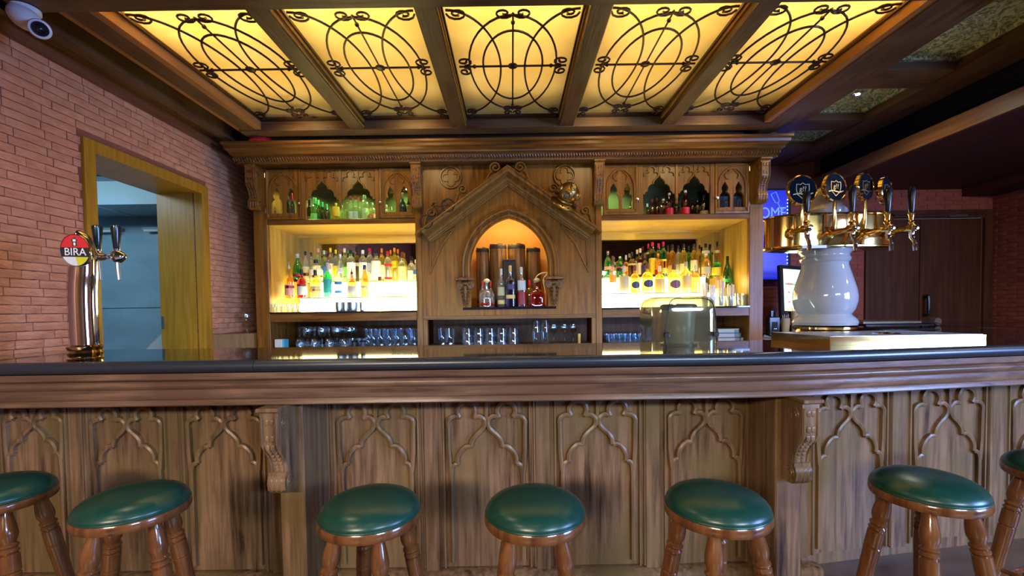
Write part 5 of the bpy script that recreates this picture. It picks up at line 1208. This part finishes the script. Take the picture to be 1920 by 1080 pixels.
for i, (xt, Yt, htop) in enumerate(((1.604, 2.415, 358), (1.840, 2.40, 347), (2.040, 2.41, 352), (2.177, 2.42, 350))):
    pxs = PX+F*xt/Yt; hz_ = onY(pxs, 428, Yt)[1]
    tp = obj('tap', MB().lathe([(.024, yd+.01), (.024, yd-.012), (.016, yd-.016), (.014, Yt+.03), (.021, Yt+.025), (.022, Yt-.016), (.017, Yt-.026)], (xt, 0, hz_), 16, 'y'), BRASS, tw)
    obj('tap_nose', MB().lathe([(.015, Yt-.026), (.016, Yt-.032), (.012, Yt-.038), (.002, Yt-.040)], (xt, 0, hz_), 14, 'y'), CHROME, tp, 'chrome cap')
    obj('spout', MB().tube(cr([(xt, Yt-.004, hz_-.012), (xt, Yt-.006, hz_-.05), (xt, Yt-.022, hz_-.08), (xt, Yt-.026, hz_-.125)], 4), [.014]*2+[.0125]*3+[.0105]*8, 12), CHROME, tp, 'chrome spout')
    zb_ = hz_+.016; zt_ = onY(pxs, htop, Yt)[1]; hh = zt_-zb_
    obj('collar', MB().lathe([(.014, zb_-.008), (.012, zb_+.008), (.018, zb_+.018), (.010, zb_+.028), (.012, zb_+.05), (.016, zb_+.062), (.013, zb_+.07)], (xt, Yt, 0), 14), BRASS, tp)
    obj('handle', MB().lathe([(.009, zb_+.066), (.012, zb_+.075), (.0165, zb_+hh*.62), (.0195, zb_+hh*.80), (.018, zb_+hh*.92), (.012, zb_+hh*.99), (.001, zt_)], (xt, Yt, 0), 18), BLACK, tp, 'black handle')
for i, (px, py, yy, rr, tw_) in enumerate(((1505, 356, 2.505, .085, 2), (1567, 351, 2.51, .082, 16), (1624, 350, 2.52, .080, 26), (1663, 357, 2.53, .077, 32))):
    x, z = onY(px, py, yy)
    zr0 = onY(px, 425, yy)[1]
    rod = obj('medallion_rod', MB().tube([(x, yd+.003, zr0-.01), (x, yy+.01, zr0), (x, yy+.008, zr0+.02), (x, yy+.006, z-rr+.01)], [.011, .011, .010, .009], 10), BRASS, tw)
    R = Matrix.Translation((x, yy, z)) @ Matrix.Rotation(math.radians(tw_), 4, 'Z')
    md = obj('medallion', MB().lathe([(rr*.3, .035), (rr*.92, .026), (rr, .018), (rr, .0), (rr*.93, -.004), (rr*.90, 0), (rr*.3, .001)], n=36, ax='y').xf(R), BRASS, tw)
    obj('medallion_face', MB().lathe([(.001, -.0005), (rr*.895, -.0005), (rr*.895, .002), (.001, .002)], n=32, ax='y').xf(R), MEDF, md)
    q = rr/.076; sh_ = [(-.032, .028), (-.012, .026), (0, .034), (.012, .026), (.032, .028), (.033, 0), (.026, -.024), (0, -.045), (-.026, -.024), (-.033, 0)]
    obj('shield_emblem', MB().sweep([(a*q, b*q) for a, b in sh_], [(-.0016, 0), (-.0016, .002), (.0016, .002), (.0016, 0)], True, y=-.0004).xf(R), EMBM, md)
    obj('ribbon_emblem', MB().sweep([(a*q, b*q) for a, b in cr([(-.050, -.024), (-.02, -.019), (.02, -.024), (.052, -.016)], 4)], [(-.003, 0), (-.003, .0025), (.003, .0025), (.003, 0)], y=-.0006).xf(R), EMBM, md)
    e = text('emblem_lettering', 'g??', .034*q, EMBM, md, tuple(R @ Vector((0, -.0022, .004))), (PI/2, 0, math.radians(tw_)))

# ------------------------------------------------------------------ chrome cobra tap tower on the left
CX, CY = -1.842, 1.905; HL = 594.6
ct = thing('chrome_tap_tower', (CX, CY, ZT), 'slim chrome tap tower with a round red and black lens badge', 'beer tower')
def zc(py, Y=CY): return H+(HL-py)/F*Y
q = CY/F
obj('base', MB().lathe([(.058, ZT+.0005), (.060, ZT+.008), (.052, ZT+.014), (.056, ZT+.022), (.060, ZT+.032), (.054, ZT+.042), (.058, ZT+.05), (.060, ZT+.058), (.053, ZT+.066), (.02, ZT+.068)], (CX, CY, 0), 36), pm('gold_chrome', (.8, .62, .35), .08, 1), ct)
colp = cr([(CX, CY, ZT+.064), (CX-.002, CY, ZT+.18), (CX, CY, ZT+.30), (CX+.008, CY, ZT+.38), (CX+.016, CY-.004, zc(478)), (CX+.012, CY-.016, zc(455)), (CX-.002, CY-.030, zc(449))], 5)
n_ = len(colp)
obj('column', MB().tube(colp, [.050-.0*i/n_-.014*max(0, i/n_-.45)/.55 for i in range(n_)], 28), CHROME, ct)
lx, lz, ly = -1.805, zc(472, 1.87), 1.845
R = Matrix.Translation((lx, ly, lz)) @ Matrix.Rotation(math.radians(18), 4, 'Z') @ Matrix.Rotation(math.radians(3), 4, 'X') @ Matrix.Diagonal((.74, 1, 1, 1))
lr = .068
ln = obj('lens_badge', MB().lathe([(lr*.6, .05), (lr*.95, .03), (lr, .012), (lr, -.002), (lr*.97, -.005), (lr*.93, -.001), (.001, -.001)], n=40, ax='y').xf(R), CHROME, ct)
def seg(a0, a1, r, n=16): return [(r*math.cos(a0+(a1-a0)*k/n), r*math.sin(a0+(a1-a0)*k/n)) for k in range(n+1)]
def chordz(z1, z0, r):
    a1, a0 = math.asin(max(-1, min(1, z1/r))), math.asin(max(-1, min(1, z0/r)))
    return seg(a0, a1, r, 8)+seg(PI-a1, PI-a0, r, 8)
rr = lr*.93
for nm, z1, z0, c in (('red_field', rr, .012, (.75, .015, .03)), ('black_band', .0119, -.027, (.01, .01, .012)), ('white_field', -.0271, -rr, (.75, .75, .72))):
    p = [q for q in chordz(z1*.9999, z0*.9999, rr)]
    obj(nm, MB().prism(p, -.0035, -.0012).xf(R), pm(nm+'_paint', c, .35, spec=.2), ln)
obj('yellow_field', MB().prism([(0.0, -.0275), (.054, -.0275)]+[(rr*math.cos(a), rr*math.sin(a)) for a in [-.52-k*.13 for k in range(8)]], -.0042, -.0036).xf(R), pm('yellow_field_paint', (.75, .65, .03), .12), ln)
WT = pm('badge_white', (.85, .85, .85), .3)
e = text('badge_lettering', 'BIRA', .044, WT, ln, tuple(R @ Vector((0, -.0042, -.0075))), (PI/2, 0, math.radians(18)), .0006, sx=.80)
# the little figure above the word
fg = MB().prism([(-.012, .017), (.012, .017), (.010, .038), (.016, .040), (.008, .047), (.006, .053), (-.006, .053), (-.008, .047), (-.016, .040), (-.010, .038)], -.0045, -.0036)
obj('badge_figure', fg.xf(R), pm('badge_black', (.01, .01, .01), .3), ln)
obj('badge_figure_detail', MB().prism([(-.006, .036), (.006, .036), (.006, .045), (-.006, .045)], -.0052, -.0046).prism([(-.004, .020), (.004, .020), (.004, .032), (-.004, .032)], -.0052, -.0046).xf(R), WT, ln)
# manifold and two taps
mz = zc(483, 1.98)
obj('manifold', MB().tube([(CX+.018, CY+.02, mz-.004), (CX+.020, 1.985, mz)], .016, 14), CHROME, ct)
tx1, tx2 = onY(184, 470, 1.985)[0], onY(219, 470, 1.985)[0]
obj('crossbar', MB().lathe([(.018, tx1-.02), (.022, tx1-.012), (.020, tx1+.005), (.013, tx1+.02), (.011, (tx1+tx2)/2), (.013, tx2-.028), (.020, tx2-.018), (.028, tx2-.004), (.028, tx2+.012), (.018, tx2+.026), (.012, tx2+.034), (.002, tx2+.038)], (0, 1.985, mz), 18, 'x'), CHROME, ct)
for tx in (tx1, tx2):
    d = -.006 if tx == tx1 else 0
    obj('collar', MB().lathe([(.016, mz+.018), (.010, mz+.026), (.012, mz+.034)], (tx, 1.985, 0), 14), CHROME, ct)
    obj('handle', MB().lathe([(.010, mz+.03), (.012, mz+.04), (.016, mz+.085), (.0195, mz+.128), (.0195, mz+.136), (.015, mz+.140), (.001, mz+.141)], (tx, 1.985, 0), 20), pm('dark_handle', (.03, .045, .055), .15, .5), ct, 'dark glossy handle')
    obj('spout', MB().tube([(tx, 1.985, mz-.018), (tx+.004, 1.983, mz-.06), (tx+.010, 1.98, mz-.104)], [.0085, .0075, .0065], 12), STEEL, ct)

# ------------------------------------------------------------------ things on the gable and the cornice
# diving helmet
hx, hz2 = onY(1063, 368, 3.86)
dh = thing('diving_helmet', (hx, 3.86, hz2-.12), 'small antique brass diving helmet resting on the right gable slope', 'diving helmet')
Rh = Matrix.Translation((hx, 3.80, hz2)) @ Matrix.Rotation(math.radians(26), 4, 'Y') @ Matrix.Rotation(math.radians(34), 4, 'X')
obj('breastplate', MB().lathe([(.138, -.100), (.142, -.095), (.138, -.085), (.112, -.072), (.078, -.058), (.070, -.052), (.06, -.052)], n=32).xf(Rh @ Matrix.Diagonal((.85, .75, 1, 1))), GOLDW, dh)
bm_ = MB()
for k in range(12): bm_.ball((.126*.85*math.cos(k*PI/6), .126*.75*math.sin(k*PI/6), -.078), .008, 6, 4)
obj('bolt', bm_.xf(Rh), IRON, dh)
obj('neck_ring', MB().lathe([(.074, -.058), (.082, -.052), (.082, -.042), (.07, -.036)], n=28).xf(Rh), GOLDW, dh)
dome = obj('dome', MB().ball((0, 0, .018), .088, 24, 16, (1, 1, .98)).xf(Rh), GOLDW, dh)
for a, el_, rr in ((-95, 0, .036), (-20, 5, .03), (-160, 5, .03), (-70, 55, .026)):
    d = Vector((math.cos(math.radians(a))*math.cos(math.radians(el_)), math.sin(math.radians(a))*math.cos(math.radians(el_)), math.sin(math.radians(el_))))
    Q = Rh @ Matrix.Translation(Vector((0, 0, .018))+d*.082) @ d.to_track_quat('Z', 'Y').to_matrix().to_4x4()
    po = obj('porthole', MB().lathe([(rr*.8, -.012), (rr*1.15, -.006), (rr*1.2, .008), (rr, .014), (rr*.78, .010), (rr*.75, .003)], n=20, caps=False).xf(Q), GOLDW, dh)
    obj('porthole_glass', MB().lathe([(.001, .002), (rr*.78, .002), (rr*.78, .004), (.001, .004)], n=16).xf(Q), BLACK, po)
    gr = MB()
    for v in (-.4, 0, .4): gr.tube([(v*rr, -rr*.85, .012), (v*rr, rr*.85, .012)], .0018, 5); gr.tube([(-rr*.85, v*rr, .012), (rr*.85, v*rr, .012)], .0018, 5)
    obj('porthole_grille', gr.xf(Q), GOLDW, po)
for a, b2 in (((-.10, -.02, -.03), (-.075, -.03, .0)), ((.11, -.02, -.06), (.07, -.03, -.045)), ((.105, 0, .0), (.08, 0, .02))):
    obj('valve', MB().tube([tuple(Rh @ Vector(a)), tuple(Rh @ Vector(b2))], [.014, .010], 10), IRON, dh)
# miniature bicycle
bk_ = thing('miniature_bicycle', (onY(820, 400, 3.87)[0], 3.87, 2.2), 'small dark iron model bicycle leaning on the left slope of the gable', 'model bicycle')
def gp2(px, py, Y=3.86): x, z = onY(px, py, Y); return (x, Y, z)
for cx_, cy_, r_ in ((840, 385, .054), (799, 416, .056)):
    c_ = gp2(cx_, cy_); wv = obj('wheel', MB().tube([(c_[0]+r_*math.cos(k*PI/14), c_[1], c_[2]+r_*math.sin(k*PI/14)) for k in range(28)], .0055, 6, True), BLACKM, bk_)
    spk = MB()
    for k in range(8): a = k*PI/4; spk.tube([c_, (c_[0]+r_*math.cos(a), c_[1], c_[2]+r_*math.sin(a))], .0016, 4)
    obj('spokes', spk, IRON, wv)
fr = MB()
for a, b2 in (((840, 385), (830, 387)), ((830, 387), (814, 387)), ((814, 387), (799, 416)), ((814, 387), (811, 380)), ((814, 387), (822, 401)), ((822, 401), (832, 387)), ((822, 401), (840, 385)), ((832, 387), (833, 378)), ((799, 416), (822, 401))): fr.tube([gp2(*a), gp2(*b2)], .0038, 6)
obj('frame', fr, IRON, bk_)
obj('handlebar', MB().tube(cr([gp2(809, 386, 3.82), gp2(813, 382), gp2(817, 381, 3.83)], 4), .0045, 6), IRON, bk_)
obj('saddle', MB().ball(gp2(833, 377), .013, 8, 6, (1.6, .8, .5)), BLACKM, bk_)
obj('crank_box', MB().ball(gp2(824, 402), .02, 10, 6, (1, .5, 1)), BLACKM, bk_)
# red cap on the cornice
x_, z_ = onY(490, 262, 3.77); z_ = 2.7685
rc = thing('red_cap', (x_, 3.76, z_), 'red felt cap lying on top of the cornice at the left', 'cap')
RED = pm('red_felt', (.50, .008, .015), .8)
obj('crown', MB().lathe([(.075, z_), (.082, z_+.01), (.080, z_+.045), (.062, z_+.080), (.03, z_+.098), (.001, z_+.102)], (x_, 3.76, 0), 20), RED, rc)
obj('brim', MB().lathe([(.07, z_+.001), (.10, z_+.001), (.10, z_+.004), (.07, z_+.006)], (x_+.015, 3.755, 0), 20), RED, rc)

# ------------------------------------------------------------------ right background: screen, till, counter
sc_ = thing('led_message_board', (2.7, YB-.05, 2.1), 'glowing blue message board with hand-drawn glasses and lettering', 'sign')
sx0, sx1 = 2.25, onY(1478, 440, YB-.05)[0]; sz0, sz1 = 1.64, onY(1460, 357, YB-.05)[1]
obj('board', MB().box(sx0, sx1, YB-.05, YB-.012, sz0, sz1), pm('blue_board', (.005, .01, .2), .3, emis=(.012, .025, .72), es=.55), sc_)
obj('board_frame', MB().sweep([(sx0, sz0), (sx0, sz1), (sx1, sz1), (sx1, sz0)], [(0, 0), (0, .012), (.02, .012), (.02, 0)], True, y=YB-.05), BLACKM, sc_)
NE = pm('neon_pen', (.1, .2, .9), .4, emis=(.10, .22, .9), es=.9)
text('board_lettering', 'WELCOME', .17, NE, sc_, (sx1-.025, YB-.054, onY(1460, 400, YB-.05)[1]), (PI/2, 0, 0), .001, 'RIGHT', .80)
fl = MB()
for cx_, an in ((2.90, 25), (2.72, -25)):
    A = Matrix.Translation((cx_, 0, onY(1455, 378, YB-.05)[1])) @ Matrix.Rotation(math.radians(-an), 4, 'Y')
    for l in ([(-.03, .10), (-.025, 0), (0, -.02), (.025, 0), (.03, .10), (-.03, .10)], [(0, -.02), (0, -.11)], [(-.025, -.11), (.025, -.11)]):
        pts = [A @ Vector((a, 0, b)) for a, b in l]; fl.tube([(p.x, YB-.055, p.z) for p in pts], .0035, 5)
obj('glass_drawing', fl, NE, sc_)
dots = MB()
for k in range(26): dots.ball((sx1-.012, YB-.053, sz0+.03+(sz1-sz0-.06)*k/25), .006, 6, 4)
obj('led_dots', dots, pm('led_dot', (.6, .8, 1), .4, emis=(.4, .6, 1), es=3), sc_, kind='stuff')
spot('board_glow', (2.5, YB-.2, 2.45), (2.2, 3.9, 2.9), 5, (.12, .08, 1), 1.2, .8, .1)
ctr = thing('till_counter', (2.6, 4.6, 0), 'low wooden counter against the back wall beside the back bar', 'counter')
obj('body', MB().box(2.33, 2.86, 4.36, 4.87, 0, 1.02), wood('counter_wood', (.22, .07, .02), (.32, .12, .035), 'z'), ctr)
obj('top', MB().box(2.32, 2.87, 4.34, 4.87, 1.02, 1.05), W_CABX, ctr)
ZK = 1.0505; YK = 4.45
po = thing('till_screen', (2.7, YK, ZK), 'black touchscreen till showing round table icons', 'till screen')
a0 = onY(1455, 498, YK); a1 = onY(1466, 602, YK); wS = .40; hS = a0[1]-a1[1]
Ts = Matrix.Translation(((a0[0]+a1[0])/2+wS/2, YK, (a0[1]+a1[1])/2)) @ Matrix.Rotation(math.radians(8), 4, 'Z') @ Matrix.Rotation(math.radians(-8), 4, 'X') @ Matrix.Rotation(math.radians(4), 4, 'Y')
obj('screen_case', MB().bbox(-wS/2, wS/2, 0, .04, -hS/2, hS/2, .006).xf(Ts), BLACK, po)
dsp = obj('display', MB().box(-wS/2+.035, wS/2-.035, -.002, 0, -hS/2+.09, hS/2-.04).xf(Ts), pm('display_light', (.6, .8, .75), .3, emis=(.50, .74, .66), es=.85), po)
wd = pm('icon_white', (.9, .9, .9), .4, emis=(.9, .95, .95), es=.9); rdm = pm('icon_red', (.8, .1, .1), .4, emis=(.8, .06, .08), es=.8)
for r_ in range(2):
    for c_ in range(4):
        ix, iz = -wS/2+.085+c_*.083, .02-r_*.10
        ic = obj('table_icon', MB().lathe([(.001, -.0045), (.036, -.0045), (.036, -.0022), (.001, -.0022)], (ix, 0, iz), 18, 'y').xf(Ts), wd, dsp)
        obj('icon_dot', MB().box(ix-.010, ix+.012, -.006, -.0046, iz-.026, iz-.012).xf(Ts), rdm, dsp) if 0 else obj('icon_dot', MB().box(ix-.010, ix+.012, -.006, -.0046, iz-.026, iz-.012).xf(Ts), rdm, ic)
obj('title_bar', MB().box(-wS/2+.05, wS/2-.06, -.004, -.0021, .075, .095).xf(Ts), pm('bar_green', (.2, .5, .1), .4, emis=(.16, .42, .10), es=.7), dsp)
obj('title_block', MB().box(-wS/2+.07, -wS/2+.13, -.006, -.0041, .08, .094).xf(Ts), rdm, dsp)
obj('key_row', MB().box(-wS/2+.04, wS/2-.04, -.004, -.0021, -hS/2+.093, -hS/2+.108).xf(Ts), pm('bar_yellow', (.7, .5, .1), .4, emis=(.8, .6, .2), es=.8), dsp)
obj('stand', MB().box(2.62, 2.66, YK+.02, YK+.06, ZK+.02, 1.30).box(2.56, 2.76, YK-.03, YK+.12, ZK, ZK+.02), BLACK, po)
x0 = onY(1437, 600, 4.42)[0]; x1 = onY(1468, 600, 4.42)[0]
pr = thing('receipt_printer', ((x0+x1)/2, 4.42, ZK), 'black receipt printer left of the till screen', 'printer')
x1 -= .055
obj('printer_body', MB().bbox(x0, x1, 4.37, 4.44, ZK, ZK+.19, .008), BLACK, pr)
obj('paper_slot', MB().box(x0+.03, x1-.03, 4.364, 4.37, ZK+.05, ZK+.14), BLACKM, pr); obj('trim_line', MB().box(x0+.04, x1-.04, 4.360, 4.364, ZK+.07, ZK+.074), STEEL, pr)
for px, w_, tp_, s in ((1478, 16, 597, 'flared tan paper cup of stirrers before the till screen'), (1496, 14, 583, 'tall tan paper cup beside the ceramic tower')):
    x = onY(px, 610, 4.34)[0]; r = w_/F*4.34/2; zt = onY(px, tp_, 4.34)[1]
    t = thing('paper_cup', (x, 4.36, ZK), s, 'cup', 'paper cups by the till')
    obj('cup_body', MB().lathe([(r*.72, ZK), (r*.98, zt-.003), (r, zt), (r*.93, zt), (r*.66, ZK+.004)], (x, 4.385, 0), 20), pl((.55, .40, .24)), t)
    for k in range(4): obj('stirrer', MB().tube([(x+.01*(k-1.5), 4.385, ZK+.01), (x+.018*(k-1.5), 4.385, zt+.03+.01*(k % 2))], .003, 5), pl((.6, .45, .3)), t)
# flat dark case on the return
la = thing('flat_case', (3.45, 3.9, ZT), 'flat dark folded case with a brass-coloured rim lying on the bar return', 'case')
xa, xb = onY(1598, 600, 3.9)[0], onY(1722, 600, 3.9)[0]
obj('case_base', MB().bbox(xa, xb, 3.75, 4.05, ZT+.012, ZT+.028, .004), BLACK, la)
obj('case_lid', MB().prism_x([(3.74, ZT+.034), (3.74, ZT+.052), (4.06, ZT+.060), (4.06, ZT+.040)], xa-.03, xb-.12), pm('case_rim', (.13, .10, .05), .35, .3), la)
obj('case_lip', MB().loft([[(xb-.12, 3.74, ZT+.036), (xb-.12, 3.74, ZT+.052), (xb-.12, 4.06, ZT+.058), (xb-.12, 4.06, ZT+.04)], [(xb, 3.76, ZT+.03), (xb, 3.76, ZT+.040), (xb, 4.04, ZT+.046), (xb, 4.04, ZT+.034)], [(xb+.10, 3.80, ZT+.024), (xb+.10, 3.80, ZT+.028), (xb+.10, 4.0, ZT+.030), (xb+.10, 4.0, ZT+.026)]]), BLACK, la)
for x in (xa+.05, xb-.06): obj('foot', MB().lathe([(.012, ZT+.0005), (.014, ZT+.012)], (x, 3.80, 0), 10), BLACK, la)
cu_ = tag(obj('leather_roll', MB().lathe([(.032, -.04), (.036, -.03), (.036, .03), (.032, .04)], (onY(1739, 596, 4.0)[0]+.06, 4.0, ZT+.038), 18, 'y'), pm('roll_leather', (.08, .05, .03), .5)), 'small brown rolled strap at the right end of the dark case', 'strap roll')

# lettering becomes plain mesh
bpy.context.view_layer.update(); dg = bpy.context.evaluated_depsgraph_get()
for o in [o for o in bpy.data.objects if o.type == 'FONT']:
    me = bpy.data.meshes.new_from_object(o.evaluated_get(dg)); n = bpy.data.objects.new('tmp', me); COL.objects.link(n)
    n.parent = o.parent; n.location = o.location; n.rotation_euler = o.rotation_euler; n.scale = o.scale; nm = o.name; bpy.data.objects.remove(o); n.name = nm
